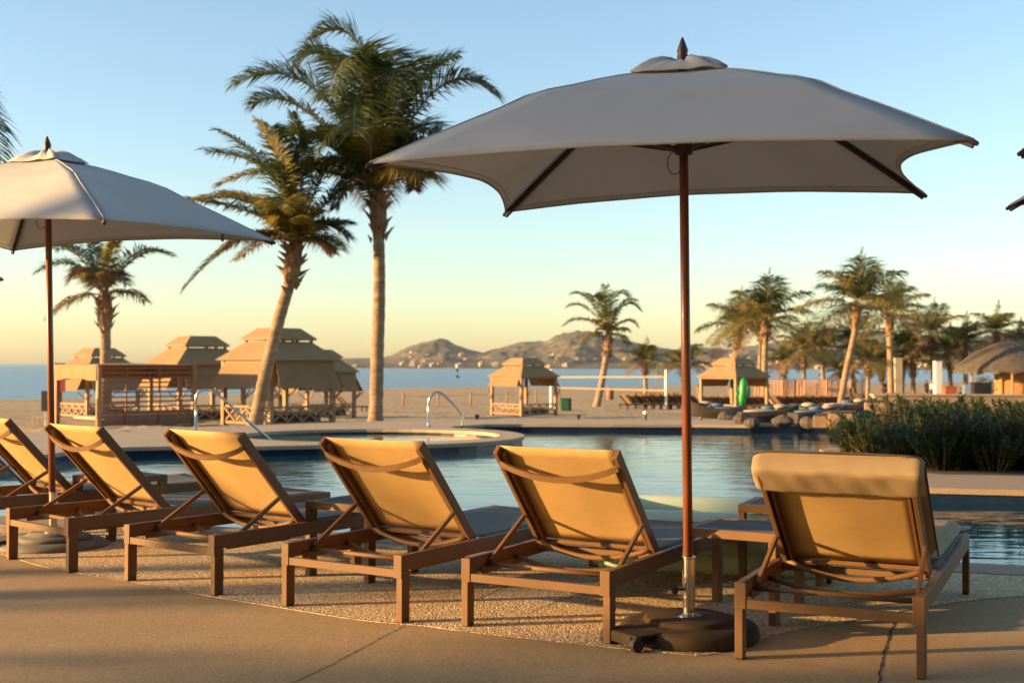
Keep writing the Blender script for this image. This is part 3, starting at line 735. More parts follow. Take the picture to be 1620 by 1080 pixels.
# ------------------------------------------------------------------ cabanas
def cabana(px, D, rz, label, S=2.42, H=2.1, flaps=(0, 1, 2, 3), lattice=(0, 3), dz=0, cap=True, roof='canvas', fl=.78):
    b = on_sand(px, D); b.z += dz
    t = thing('beach_cabana', label, 'cabana', b, R(rz), 'canvas roofed cabanas on the beach')
    h = S/2; co = [(-h, -h), (h, -h), (h, h), (-h, h)]
    for x, y in co:
        q = MB(); q.b2((x-.07, y-.07, 0), (x+.07, y+.07, H)); q.build('post', 'post', t)
    q = MB()
    for k in range(4):
        a, c = Vector((*co[k], H-.06)), Vector((*co[(k+1) % 4], H-.06)); d = (c-a).normalized(); q.bar(a+d*.075, c-d*.075, .08, .12)
    q.build('beam', 'post', t)
    if cap:
        e = h+.20; m_ = h*.60; q = MB()
        q.add([(-e, -e, H-.02), (e, -e, H-.02), (e, e, H-.02), (-e, e, H-.02), (-m_, -m_, H+.55), (m_, -m_, H+.55), (m_, m_, H+.55), (-m_, m_, H+.55)],
              [(0, 1, 5, 4), (1, 2, 6, 5), (2, 3, 7, 6), (3, 0, 4, 7)])
        q.build('roof', roof, t, thick=.02)
        for x, y in ((-m_, -m_), (m_, -m_), (m_, m_), (-m_, m_), (0, -m_), (m_, 0)): q = MB(); q.b2((x-.04, y-.04, H+.50), (x+.04, y+.04, H+.72)); q.build('cap_post', 'post', t)
        e = h*.70; m_ = h*.40; q = MB()
        q.add([(-e, -e, H+.60), (e, -e, H+.60), (e, e, H+.60), (-e, e, H+.60), (-e, -e, H+.66), (e, -e, H+.66), (e, e, H+.66), (-e, e, H+.66), (-m_, -m_, H+.98), (m_, -m_, H+.98), (m_, m_, H+.98), (-m_, m_, H+.98)],
              [(0, 1, 5, 4), (1, 2, 6, 5), (2, 3, 7, 6), (3, 0, 4, 7), (4, 5, 9, 8), (5, 6, 10, 9), (6, 7, 11, 10), (7, 4, 8, 11), (8, 9, 10, 11)])
        q.build('roof_cap', roof, t, thick=.02)
    nrm = [Vector((0, -1, 0)), Vector((1, 0, 0)), Vector((0, 1, 0)), Vector((-1, 0, 0))]
    for k in range(4):
        a, c = Vector((*co[k], 0)), Vector((*co[(k+1) % 4], 0)); d = (c-a).normalized(); n = nrm[k]
        if k in flaps:
            q = MB(); o1 = n*.075+Vector((0, 0, H-.12)); o2 = n*(.10+.5*fl)+Vector((0, 0, H-.12-fl))
            q.add([a+d*.1+o1, c-d*.1+o1, c-d*.02+o2, a+d*.02+o2], [(0, 1, 2, 3)]); q.build('drop_curtain', 'curtain_shaded', t, thick=.012)
            for e_ in (a, c): q = MB(); q.bar(e_+n*.07+Vector((0, 0, H-1.25)), e_+o2-Vector((0, 0, .03)), .04, .04); q.build('brace', 'post', t)
        if k in lattice:
            q = MB(); z0, z1 = .12, .62
            q.bar(a+d*.07+Vector((0, 0, z1)), c-d*.07+Vector((0, 0, z1)), .05, .07); q.bar(a+d*.07+Vector((0, 0, z0)), c-d*.07+Vector((0, 0, z0)), .05, .07)
            N = 4; L = (c-a).length-.14
            for i in range(N):
                s0 = a+d*(.07+L*i/N); s1 = a+d*(.07+L*(i+1)/N)
                q.bar(s0+Vector((0, 0, z0+.04)), s1+Vector((0, 0, z1-.04)), .03, .05); q.bar(s0+n*.035+Vector((0, 0, z1-.04)), s1+n*.035+Vector((0, 0, z0+.04)), .03, .05)
                if i: q.bar(s0-n*.035+Vector((0, 0, z0+.04)), s0-n*.035+Vector((0, 0, z1-.04)), .04, .03, n)
            q.build('lattice_rail', 'post', t)
    # the bed inside
    q = MB(); q.b2((-h+.25, -h+.25, .1), (h-.25, h-.25, .34)); q.build('day_bed', 'wicker', t, bevel=.03)
    q = MB(); q.b2((-h+.28, -h+.28, .345), (h-.28, h-.28, .47)); q.build('mattress', 'pillow', t, bevel=.04)
    return t
cabana(441, 38.5, 45+3, 'canvas cabana with a two-tier roof standing right behind the leaning palm')
cabana(312, 43.5, 40, 'two-tier cabana directly behind the slatted cabana, roof cap left of the leaning palm')
cabana(157, 54, 48, 'far left cabana, its roof cap peeking over the flat canopy beside the thin palm')
cabana(502, 55, 40, 'small cabana half hidden behind the big two-tier cabana')
cabana(829, 65, 40, 'lone cabana on the open sand beside the volleyball net', flaps=(1, 2, 3), fl=.42)
cabana(1161, 64, 38, 'cabana at the end of the beach lounger row with the green cactus float', flaps=(1, 2), fl=.42)
def flat_cabana(px, D, rz, label, S=2.6, H=1.95, name='flat_cabana', sc_=1, slat_sides=(1,), val=(0, 1, 2, 3), pm='post', grp=None, W=None, dz=0):
    b = on_sand(px, D); b.z += dz; W = W or S
    t = thing(name, label, 'cabana', b, R(rz), grp)
    hx, hy = W/2, S/2; co = [(-hx, -hy), (hx, -hy), (hx, hy), (-hx, hy)]
    for x, y in co:
        q = MB(); q.b2((x-.06, y-.06, 0), (x+.06, y+.06, H)); q.build('post', pm, t)
    q = MB(); q.add([(-hx-.08, -hy-.08, H+.0), (hx+.08, -hy-.08, H), (hx+.08, hy+.08, H), (-hx-.08, hy+.08, H), (0, 0, H+.05)], [(0, 1, 4), (1, 2, 4), (2, 3, 4), (3, 0, 4)])
    q.build('canopy_top', 'canvas', t, thick=.015)
    for k in range(4):
        a, c = Vector((*co[k], 0)), Vector((*co[(k+1) % 4], 0)); d = (c-a).normalized(); n = Vector((d.y, -d.x, 0)); L = (c-a).length
        if k in val:
            q = MB(); NN = 10; 
            for i in range(NN+1):
                f_ = i/NN; p = a+(c-a)*f_+n*.085
                q.v += [p+Vector((0, 0, H-.012)), p+n*.01*math.sin(i*2.1)+Vector((0, 0, H-.46+.05*math.sin(PI*f_)-.02*math.sin(i*1.7)))]
            q.f = [(2*i, 2*i+1, 2*i+3, 2*i+2) for i in range(NN)]; q.m = [0]*NN
            q.build('valance', 'canvas', t, thick=.01)
        if k in slat_sides:
            q = MB(); z = .12
            while z < .62: q.bar(a+d*.065+Vector((0, 0, z)), c-d*.065+Vector((0, 0, z)), .022, .105); z += .112
            z = .74
            while z < H-.05: q.bar(a+d*.065+Vector((0, 0, z)), c-d*.065+Vector((0, 0, z)), .022, .045); z += .14
            for f_ in (.27, .62): q.bar(a+d*L*f_+n*.03+Vector((0, 0, .05)), a+d*L*f_+n*.03+Vector((0, 0, H-.03)), .05, .035, n)
            q.build('slat_screen', 'redwood', t)
    q = MB(); q.b2((-hx+.3, -hy+.3, .1), (hx-.3, hy-.3, .32)); q.build('day_bed', 'wicker', t, bevel=.03)
    q = MB(); q.b2((-hx+.33, -hy+.33, .325), (hx-.33, hy-.33, .44)); q.build('mattress', 'pillow', t, bevel=.04)
    return t
flat_cabana(200, 36.3, 46, 'flat canvas cabana with a slatted wooden side screen beside the thin palm', S=2.56, W=3.05, slat_sides=(0,), val=(1, 2, 3), dz=-.12)
for i, (px, D_, rz) in enumerate(((1232, 82, 42), (1266, 86, 42), (1300, 80, 42), (1338, 84, 42))):
    flat_cabana(px, D_, rz, ['slatted cabana just right of the two-trunk palms', 'slatted cabana second from the two-trunk palms', 'slatted cabana third from the two-trunk palms', 'slatted cabana nearest the palm with the leaning trunk'][i], name='flat_cabana', grp='slatted cabanas in a row on the beach', S=2.2, slat_sides=(0, 3), val=(), pm='redwood')
# ------------------------------------------------------------------ palms
def palm_frond(mb, A, B_, C_, L, rng, mat_i, n=46, droop=.8, wide=.04, mb_r=None, r0=.03):
    n = int(n*1.5); wide *= .8; L *= 1.12; droop *= .8
    P = bez(A, B_, C_, 14)
    o = mb.k; mb.k = 3; mb.tube(P, [r0*(1-.85*i/14)+.003 for i in range(15)], 5, caps=False); mb.k = mat_i
    A, B_, C_ = Vector(A), Vector(B_), Vector(C_)
    for i in range(n):
        s = (i+rng.random()*.5)/n; t = .16+.84*s
        p = A*(1-t)**2+B_*2*t*(1-t)+C_*t*t; tan = ((B_-A)*(1-t)+(C_-B_)*t).normalized()
        side = tan.cross(Vector((0, 0, 1)))
        side = side.normalized() if side.length > .15 else Vector((rng.uniform(-1, 1), rng.uniform(-1, 1), 0)).normalized()
        upv = side.cross(tan)
        l = L*(.55+.45*math.sin(PI*min(1, .12+s*.8)))*(1-.30*s**4)*rng.uniform(.82, 1.12)
        for sg in (-1, 1):
            if rng.random() < .05: continue
            d = (side*sg*rng.uniform(.7, 1)+tan*(.26+.5*s)+upv*rng.uniform(.0, .35)).normalized()
            m1 = p+d*l*.5
            d2 = (d+Vector((0, 0, -1))*droop*rng.uniform(.5, 1.3)).normalized(); e = m1+d2*l*.55
            wv = (tan+Vector((0, 0, rng.uniform(-.4, .4)))).normalized()*wide*.5
            mb.add([p-wv*.5, p+wv*.5, m1+wv, m1-wv, e], [(0, 1, 2, 3), (3, 2, 4)], mat_i)
def palm(base, trunk_pts, rad, label, fronds=None, n=20, Rf=2.3, seed=1, nl=46, L=.55, dry=3, group=None, boots=True, wide=.042, elr=96):
    """trunk_pts are world points, first is base"""
    b = Vector(base); t = thing('palm_tree', label, 'palm tree', b, 0, group); rng = random.Random(seed)
    P = catmull([Vector(p)-b for p in trunk_pts], 9); P = [P[0]-Vector((0, 0, .3))]+P; N = len(P)
    # leaf-scar rings
    pts, rr = [], []
    for i in range(N-1):
        k = max(1, int((P[i+1]-P[i]).length/.11))
        for j in range(k):
            f_ = (i+j/k)/(N-1); pts.append(P[i].lerp(P[i+1], j/k)); rr.append(rad*(1.0-.22*f_+.45*max(0, .09-f_)/.09)*(1+(.035 if (len(pts) % 2) else -.03)+rng.uniform(-.015, .015)))
    pts.append(P[-1]); rr.append(rad*.75)
    q = MB(); q.tube(pts, rr, 12); q.build('trunk', 'trunk', t, smooth=True)
    top = P[-1]; ax = (P[-1]-P[-2]).normalized()
    if boots:
        q = MB()
        q.tube([top-ax*1.0*rad/.17, top-ax*.6*rad/.17, top-ax*.1, top+ax*.25], [rad*.8, rad*1.25, rad*1.2, rad*.7], 10)
        for i in range(34):
            a = i*2.4; h_ = -rng.uniform(-.1, 1.05)*rad/.17; d = Vector((math.cos(a), math.sin(a), 0)); c0 = top+ax*h_+d*rad*.95
            s_ = Vector((-d.y, d.x, 0)); ll = rng.uniform(.13, .34)*rad/.17
            out = (d*.75+Vector((0, 0, rng.uniform(.2, 1.1)))).normalized()*ll
            q.add([c0-s_*.07*rad/.17, c0+s_*.07*rad/.17, c0+d*.03-Vector((0, 0, .12)), c0+out-s_*.02, c0+out+s_*.03], [(0, 1, 4, 3), (1, 2, 4), (2, 0, 3), (3, 4, 2)])
        q.build('leaf_boots', 'boot', t)
    q = MB(); c = top+ax*.1
    if fronds:
        for (B_, C_, mi, ll) in fronds:
            palm_frond(q, c, Vector(B_)-b, Vector(C_)-b, ll*1.12, rng, mi, nl, .58, wide)
    for i in range(n):
        az = i*2.39996+rng.uniform(-.3, .3); f_ = (i+.5)/n
        el = R(86-elr*f_+rng.uniform(-9, 9)); rl = Rf*rng.uniform(.78, 1.08)*(.62 if f_ < .12 else 1)
        d = Vector((math.cos(az)*math.cos(el), math.sin(az)*math.cos(el), math.sin(el)))
        hz = Vector((math.cos(az), math.sin(az), 0))
        mid = c+d*rl*.55; end = mid+(hz*.6*math.cos(el*.6)+Vector((0, 0, math.sin(el)*.55-.22-.5*f_)))*rl*.78
        mi = 2 if i >= n-dry else (1 if rng.random() < (.55 if n < 16 else .4) else 0)
        palm_frond(q, c, mid, end, L*(.9 if mi == 2 else 1), rng, mi, nl, .75+.5*f_, wide)
    if n >= 12: palm_frond(q, c, c+Vector((.05, .02, Rf*.45)), c+Vector((.1*Rf, .03, Rf*.95)), L*.35, rng, 0, nl, .2, wide)
    q.build('crown', ['leaf', 'leafy', 'leafd', 'rachis'], t)
    return t
def fr(c, D, lst):          # (ctrl px, ctrl py, dD, end px, end py, dD, mat, leaf length)
    return [(at(a, b_, D+d1), at(e, f_, D+d2), mi, ll) for (a, b_, d1, e, f_, d2, mi, ll) in lst]
# tall palm
D = 30.0
tb = on_sand(595, D)
palm(tb, [tb, at(597, 560, D), at(600, 450, D), at(598, 310, D)], .175, 'tallest palm with a straight trunk rising behind the round spa', elr=62, n=7, Rf=2.3, seed=4, nl=90, L=1.05, dry=1, wide=.055,
     fronds=fr(None, D, [
        (500, 60, 0, 372, 132, -.5, 0, .95), (470, 120, .6, 400, 165, .5, 0, .9), (520, 10, .5, 470, 110, 0, 0, 1.0), (575, -20, -.8, 520, 150, -2.0, 0, 1.15),
        (600, 0, .6, 500, 55, .2, 0, 1.0), (650, 10, -.5, 610, 160, -1.8, 0, 1.1), (560, 60, -1.2, 560, 210, -2.2, 0, 1.0), (690, 60, 0, 782, 150, -.3, 0, 1.0), (640, 120, .3, 720, 90, .5, 0, .9),
        (660, 190, -.5, 705, 250, -.8, 0, .8), (520, 160, 0, 470, 250, -.3, 0, .9), (500, 190, .3, 445, 215, .6, 0, .8), (560, 150, -1, 500, 240, -1.6, 0, .9), (640, 170, .8, 690, 215, 1.2, 0, .9),
        (480, 235, -.4, 345, 292, -.8, 1, .62), (560, 240, -.5, 530, 330, -.9, 2, .5), (660, 230, 0, 655, 300, -.3, 2, .45), (575, 215, -1.0, 600, 205, -1.7, 1, .5), (620, 60, 1, 600, 90, 2, 0, 1.0)]))
# leaning palm
D = 29.0
tb = on_sand(404, D)
palm(tb, [tb, at(418, 600, D), at(440, 510, D), at(460, 440, D), at(466, 392, D)], .165, 'leaning palm whose curved trunk crosses in front of the cabana roof', elr=72, n=5, Rf=1.8, seed=9, nl=80, L=.7, dry=1, wide=.05,
     fronds=fr(None, D, [
        (470, 250, 0, 330, 240, .3, 0, .75), (450, 230, -.4, 405, 192, -.5, 1, .5), (455, 260, .4, 350, 210, .8, 0, .75), (490, 240, .2, 462, 178, .5, 0, .35),
        (410, 290, -.6, 300, 318, -1.0, 1, .6), (430, 330, -.4, 296, 315, -.3, 0, .6), (400, 330, -.5, 292, 455, -.9, 0, .62), (440, 360, -.8, 375, 410, -1.4, 2, .5), (420, 300, .5, 350, 310, .9, 1, .6),
        (530, 290, .3, 560, 300, .8, 0, .8), (510, 330, 0, 552, 378, -.3, 0, .5), (500, 350, -.3, 548, 352, -.5, 0, .55), (500, 370, 0, 525, 400, .3, 2, .45), (520, 230, .3, 540, 260, .6, 0, .7), (450, 290, -1, 440, 330, -1.8, 1, .7), (455, 250, -.3, 430, 200, .5, 0, .6)]))
# thin palm at the left
D = 44.0
tb = on_sand(163, D)
palm(tb, [tb, at(166, 600, D), at(167, 540, D), at(165, 470, D)], .22, 'palm left of the slatted cabana with its crown below the left umbrella', n=5, Rf=2.1, seed=14, nl=50, L=.8, dry=2, wide=.06,
     fronds=fr(None, D, [
        (205, 370, 0, 273, 405, -.4, 0, .75), (215, 385, .5, 262, 400, .6, 0, .6), (175, 390, -.4, 184, 382, -.6, 1, .35), (150, 395, .4, 148, 375, .6, 0, .4), (130, 370, 0, 88, 395, .4, 0, .8),
        (120, 390, -.5, 60, 430, -.8, 0, .8), (110, 350, 0, 20, 392, .4, 0, .9), (130, 410, -.3, 110, 445, -.5, 2, .7), (145, 410, .3, 125, 440, .8, 2, .7), (175, 415, -.4, 200, 450, -.6, 2, .6), (150, 400, -1, 150, 455, -1.4, 2, .7)]))
# palms that run along the beach
D = 66.0; tb = sandp(944, 643); D = tb.y
palm(tb, [tb, at(953, 600, D), at(961, 550, D), at(963, 530, D)], .25, 'single palm on the open beach between the cabana and the big umbrella pole', n=6, Rf=2.0, seed=21, nl=42, L=.8, dry=0, wide=.09,
     fronds=fr(None, D, [(930, 455, 0, 905, 465, 0, 1, .8), (925, 468, .5, 897, 486, .4, 1, .8), (925, 490, -.4, 893, 514, -.6, 2, .8), (955, 480, -.2, 958, 452, 0, 0, .7), (965, 440, .5, 995, 470, .8, 0, .9), (985, 460, -.4, 1012, 490, -.5, 0, 1.0), (990, 495, .2, 1008, 515, .2, 2, .7),
      (975, 470, 0, 1005, 475, 0, 1, .9), (940, 510, 0, 947, 535, 0, 2, .6), (945, 455, -.8, 935, 470, -1.5, 0, .9)]))
plist = [  # top px, top py, base px, base py(on sand), frond length px, label
    (1020, 575, 1022, 629, 40, 'short palm behind the volleyball net, left of the big umbrella pole'),
    (1082, 580, 1083, 632, 44, 'short palm hidden behind the big umbrella pole'),
    (1168, 520, 1160, 606, 62, 'palm rising behind the cactus float cabana, left of the two-trunk pair'),
    (1211, 508, 1208, 651, 76, 'tall palm with a straight pale trunk right of the cactus float cabana'),
    (1204, 520, 1200, 630, 50, 'palm with a thin trunk hugging the tall straight one'),
    (1356, 485, 1327, 655, 84, 'highest palm on the right, trunk leaning over the slatted cabanas'),
    (1407, 500, 1410, 634, 66, 'palm immediately right of the highest right palm'),
    (1272, 560, 1272, 640, 54, 'bushy low palm in front of the slatted cabanas'),
    (1300, 555, 1304, 626, 46, 'low palm behind the slatted cabanas, left of the leaning trunk'),
    (1345, 545, 1352, 628, 50, 'low palm behind the leaning trunk'),
    (1374, 575, 1372, 652, 46, 'low palm with a thin dark trunk right of the leaning trunk'),
    (1395, 580, 1396, 622, 40, 'distant low palm behind the thin dark trunk'),
    (1432, 555, 1426, 625, 50, 'mid height palm left of the white pillar'),
    (1474, 530, 1477, 618, 54, 'palm whose trunk stands just left of the white pillar'),
    (1444, 575, 1445, 622, 40, 'small palm between the mid height palms left of the pillar'),
    (1526, 545, 1528, 617, 48, 'palm directly left of the thatched hut roof'),
    (1500, 560, 1505, 617, 44, 'small palm between the white pillar and the thatched hut'),
    (1576, 528, 1582, 616, 48, 'palm behind the peak of the thatched hut'),
    (1612, 548, 1618, 616, 42, 'palm at the right edge behind the thatched hut'),
    (1240, 575, 1243, 628, 36, 'small palm just right of the tall straight trunk'),
    (1330, 590, 1333, 622, 30, 'tiny distant palm under the leaning trunk')]
for k, (tx, ty, bx, by, fl, lab) in enumerate(plist):
    tb = sandp(bx, by); D = min(tb.y, 120.0) if by < 640 else tb.y
    if tb.y > 125: D = 118.0; tb = on_sand(bx, D)
    Rf = fl*1.14/F*D
    palm(tb, [tb, at((bx*.6+tx*.4), (by*.6+ty*.4), D), at((bx*.15+tx*.85), (by*.25+ty*.75), D), at(tx, ty, D)], (11 if fl > 60 else 7.5)/F*D*.5, lab, n=15 if fl > 60 else 13, Rf=Rf, seed=40+k, nl=34, L=Rf*.40, dry=2, wide=Rf*.026)
# palm whose frond tips enter at the left edge, and palms out of frame whose shadows fall on the deck
D = 12.0
tb = Vector((-8.6, 17.5, -.2)); 
palm(Vector((-8.9, 13.5, 0)), [Vector((-8.9, 13.5, 0)), Vector((-8.8, 13.5, 2.2)), Vector((-8.5, 13.5, 4.2))], .17, 'palm beyond the left edge with one frond tip entering the sky above the left umbrella', n=12, Rf=1.7, seed=31, nl=50, L=.5, dry=2,
     fronds=[(at(-14, 10, 13.5), at(2, 268, 13.3), 0, .42), (at(-50, -30, 13.5), at(-8, 200, 13.5), 0, .45)])
# ------------------------------------------------------------------ hedge of oleander shrubs
def shrub_mesh(seed, Hh=.86, r=.46):
    rng = random.Random(seed); st = MB(); lf = MB()
    for i in range(40):
        a = rng.uniform(0, 2*PI); rr = r*math.sqrt(rng.random()); base = Vector((math.cos(a)*rr*.45, math.sin(a)*rr*.45, 0))
        hh = Hh*rng.uniform(.42, 1.08)*(1-.28*(rr/r)**2); tip = Vector((math.cos(a)*rr*1.15, math.sin(a)*rr*1.15, hh)); mid = (base+tip)/2+Vector((rng.uniform(-.05, .05), rng.uniform(-.05, .05), .05))
        P = bez(base, mid, tip, 6); st.tube(P, [.009*(1-.7*k/6)+.002 for k in range(7)], 5, caps=False)
        nL = int(92*hh/Hh)
        for k in range(nL):
            t = .05+.95*(k/nL)**.9; p = base*(1-t)**2+mid*2*t*(1-t)+tip*t*t
            an = rng.uniform(0, 2*PI); up = rng.uniform(-.15, .9) if t < .9 else rng.uniform(.6, 1.8)
            d = Vector((math.cos(an), math.sin(an), up)).normalized(); l = rng.uniform(.08, .15); s_ = Vector((-math.sin(an), math.cos(an), 0))*rng.uniform(.009, .014)
            e = p+d*l; e.z -= l*.12; m_ = p+d*l*.45
            lf.add([p, m_-s_, e, m_+s_], [(0, 1, 2, 3)])
    return st, lf
protos = []
for k in range(4):
    t = thing('oleander_shrub', 'leafy green oleander shrub growing in the dense hedge on the planting island', 'shrub', (0, 0, 0), 0, 'oleander shrubs forming the hedge')
    st, lf = shrub_mesh(100+k, .86 if k < 3 else .62); st.build('stems', 'bark', t); lf.build('foliage', 'oleander', t); protos.append(t)
hp = []
rng = random.Random(8)
for row, y in enumerate((15.15, 15.75, 16.4, 17.1, 17.8, 18.5)):
    x = 5.42+[.05, -.1, -.18, -.28, -.32, -.2][row]
    while x < 10.2-.0*row:
        hp.append((x+rng.uniform(-.06, .06), y+rng.uniform(-.08, .08), row)); x += .62
for i, (x, y, row) in enumerate(hp):
    left = x < 5.35
    pr = protos[3] if left else protos[i % 3]
    if not pr.get('used'): o = pr
    else: o = copy_tree(pr)
    pr['used'] = 1
    o.location = (x, y, .004); o.rotation_euler.z = rng.uniform(0, 6.28); s_ = rng.uniform(.93, 1.1); o.scale = (s_, s_, s_*.88)
    if left: o['label'] = 'shorter oleander shrub at the left end of the hedge beside the water'; o['group'] = 'short oleander shrubs at the hedge end'
for o in list(C.objects):
    if 'used' in o: del o['used']
# ------------------------------------------------------------------ far row of beach loungers
def beach_lounger():
    q = MB(); W_ = .66
    for x in (0, W_): q.bar((x, 0, .32), (x, 1.9, .32), .05, .07)
    for x in (0, W_):
        for y in (.15, 1.75): q.b2((x-.03, y-.03, 0), (x+.03, y+.03, .285))
    q.k = 1; q.add([(.03, .7, .36), (W_-.03, .7, .36), (W_-.03, 1.9, .36), (.03, 1.9, .36)], [(0, 1, 2, 3)])
    q.k = 0
    for x in (0, W_): q.bar((x, .72, .34), (x, .08, .93), .05, .06)
    q.k = 1; q.add([(.03, .70, .40), (W_-.03, .70, .40), (W_-.03, .07, .985), (.03, .07, .985)], [(0, 1, 2, 3)])
    return q.build('beach_lounger', ['darkwood', 'beachsling'])
bl0 = beach_lounger(); first = True; rng = random.Random(17)
rows = [(978+i*13.2, 646-.0*i, -58) for i in range(9)]+[(1096+i*12.5, 650, -58) for i in range(9)]+[(1214+i*14, 648, -55) for i in range(9)]+[(1345+i*17, 640, -50) for i in range(8)]
rows += [(1003+i*15, 640, -58) for i in range(5)]
for i, (px, py, a) in enumerate(rows):
    p = sandp(px, py+1.5)
    if first: o = bl0; first = False
    else: o = bl0.copy(); C.objects.link(o)
    o.location = p; o.rotation_euler.z = R(a+rng.uniform(-6, 6))
    tag(o, 'dark beach lounger with a raised back in the long row on the sand', 'sun lounger', 'dark beach loungers in rows on the sand')
p = sandp(528, 652); o = bl0.copy(); C.objects.link(o); o.location = p; o.rotation_euler.z = R(-60)
tag(o, 'lone dark beach lounger right of the two-tier cabana', 'sun lounger'); 
if 'group' in o: del o['group']
# ------------------------------------------------------------------ beach fence posts and rope, net, bin, signs
gpn = 'wooden rope posts on the open sand'
fp = [(638, 643), (693, 641), (745, 640), (802, 638), (848, 637), (885, 637), (1350, 630)]
pp = []
q = MB(); q.tube([(0, 0, -.2), (0, 0, 1.0), (0, 0, 1.02)], [.07, .06, .04], 8); fpo = q.build('rope_post', 'post', smooth=True)
for i, (px, py) in enumerate(fp):
    o = fpo if i == 0 else fpo.copy()
    if i: C.objects.link(o)
    p = sandp(px, py); o.location = p; pp.append(p); tag(o, 'short wooden post carrying the rope across the sand', 'post', gpn)
q = MB(); b = pp[0]
for a, c in zip(pp[:5], pp[1:6]): q.tube([p-b for p in bez(a+Vector((0, 0, .8)), (a+c)/2+Vector((0, 0, .55)), c+Vector((0, 0, .8)), 8)], .018, 5)
tag(q.build('rope', 'tan', loc=b), 'thin rope slung between the wooden posts on the sand', 'rope')
D = 78; b = on_sand(1054, D); t = thing('volleyball_net', 'white beach volleyball net strung left of the big umbrella pole', 'volleyball net', b)
q = MB(); tp = at(1054, 585, D)-b; q.tube([(0, 0, -.2), (0, 0, tp.z)], .10, 8); q.build('post', 'white', t)
q = MB(); x2 = at(872, 598, D+2)-b; q.tube([(x2.x, 2, -.2), (x2.x, 2, tp.z)], .10, 8); q.build('post', 'white', t)
q = MB(); a = at(873, 596.5, D+2)-b; c = at(1050, 596, D)-b; q.bar(a, c, .03, .12); q.build('top_tape', 'tan', t)
q = MB(); a = at(873, 613, D+2)-b; c = at(1053, 617.5, D)-b; q.bar(a, c, .03, .09); q.build('bottom_tape', 'tan', t)
q = MB(); 
for i in range(60):
    f_ = i/59; u_ = (at(873, 596.5, D+2)-b).lerp(at(1050, 596, D)-b, f_); l_ = (at(873, 613, D+2)-b).lerp(at(1053, 617.5, D)-b, f_); q.bar(u_, l_, .006, .006, (0, 1, 0))
q.build('netting', 'cord', t)
D = 74; b = on_sand(895, D); t = thing('litter_bin', 'green litter bin standing on the sand by the net', 'bin', b)
q = MB(); q.b2((-.33, -.33, .05), (.2, .3, .72)); q.build('bin_body', 'green', t, bevel=.03)
q = MB(); q.b2((-.36, -.36, .725), (.23, .33, .80)); q.build('lid', 'green', t, bevel=.02)
q = MB(); q.b2((.22, -.3, 0), (.34, .3, .8)); q.build('side_panel', 'darkwood', t)
b = sandp(965, 633); t = thing('wooden_stump', 'brown barrel shaped shower stand on the sand right of the single palm', 'stand', b)
q = MB(); q.lathe([(.3, 0), (.34, .3), (.34, .9), (.28, 1.1), (.1, 1.15)], 12); q.build('barrel', 'redwood', t)
q = MB(); q.lathe([(.35, .28), (.36, .32), (.35, .36)], 12); q.build('band', 'darkwood', t)
# banner and black board at the left
D = 40; b = on_sand(95, D); t = thing('banner_sign', 'tall red banner with a white swoosh left of the slatted cabana', 'sign', b)
a = at(86, 574, D)-b; c = at(103, 620, D)-b
q = MB(); q.b2((a.x, -.015, c.z), (c.x, .015, a.z)); q.build('panel', 'red', t)
q = MB(); P = [Vector((lerp, -.02, zz)) for lerp, zz in ()]
P = bez((a.x+.05, -.02, c.z+.35), (a.x+.28, -.02, (a.z+c.z)/2), (a.x+.08, -.02, a.z-.1), 8)
for u_, v_ in zip(P, P[1:]): q.bar(u_, v_, .07, .008, (0, -1, 0))
P = bez((a.x+.30, -.02, c.z+.5), (a.x+.05, -.02, (a.z+c.z)/2+.05), (a.x+.30, -.02, a.z-.25), 8)
for u_, v_ in zip(P, P[1:]): q.bar(u_, v_, .04, .006, (0, -1, 0))
q.build('white_mark', 'white', t)
q = MB(); q.tube([(a.x, 0, 0), (a.x, 0, a.z+.03)], .03, 8); q.build('post', 'white', t)
D = 34; b = on_sand(72, D); t = thing('notice_board', 'black notice board on a thin post behind the left umbrella pole', 'sign', b)
a = at(66, 618, D)-b; c = at(80, 650, D)-b
q = MB(); q.b2((a.x, -.02, c.z), (c.x, .02, a.z)); q.build('board', 'black', t)
q = MB(); q.b2((-.02, .021, 0), (.02, .05, a.z)); q.build('post', 'white', t)
b = sandp(68, 676); t = thing('beach_stool', 'small pale stool on the sand behind the left umbrella pole', 'stool', b)
q = MB(); q.b2((-.22, -.2, .25), (.22, .2, .30)); q.build('seat', 'tan', t)
for x in (-.18, .18):
    for y in (-.15, .15): q = MB(); q.b2((x-.02, y-.02, 0), (x+.02, y+.02, .249)); q.build('leg', 'tan', t)
# buoy
b = at(723, 592, 420); b.z = SEAZ; t = thing('marker_buoy', 'small dark marker buoy floating in the bay under the rocky hill', 'buoy', b)
q = MB(); q.lathe([(.05, -.3), (.9, -.1), (.9, .4), (.2, .7)], 12); q.build('float', 'black', t)
q = MB(); q.tube([(0, 0, .6), (0, 0, 2.2)], [.12, .08], 6); q.ball((0, 0, 2.5), .5, .5, .6); q.build('mast', 'black', t)
# small bollard lights at the pool's far edge
for i, (px, py) in enumerate(((1021, 664), (755, 661), (915, 661), (1109, 661))):
    b = gp(px, py, 0) if py > 662 else on_sand(px, 30.5)
    t = thing('path_light', 'low path light on the far pool edge', 'light', b, 0, 'low path lights along the far pool edge')
    q = MB(); q.lathe([(.035, 0), (.035, .14), (.04, .14)], 10); q.build('stem', 'black', t)
    q = MB(); q.lathe([(.055, .141), (.06, .19), (.04, .215)], 10); q.build('head', 'white' if i in (0, 3) else 'black', t)
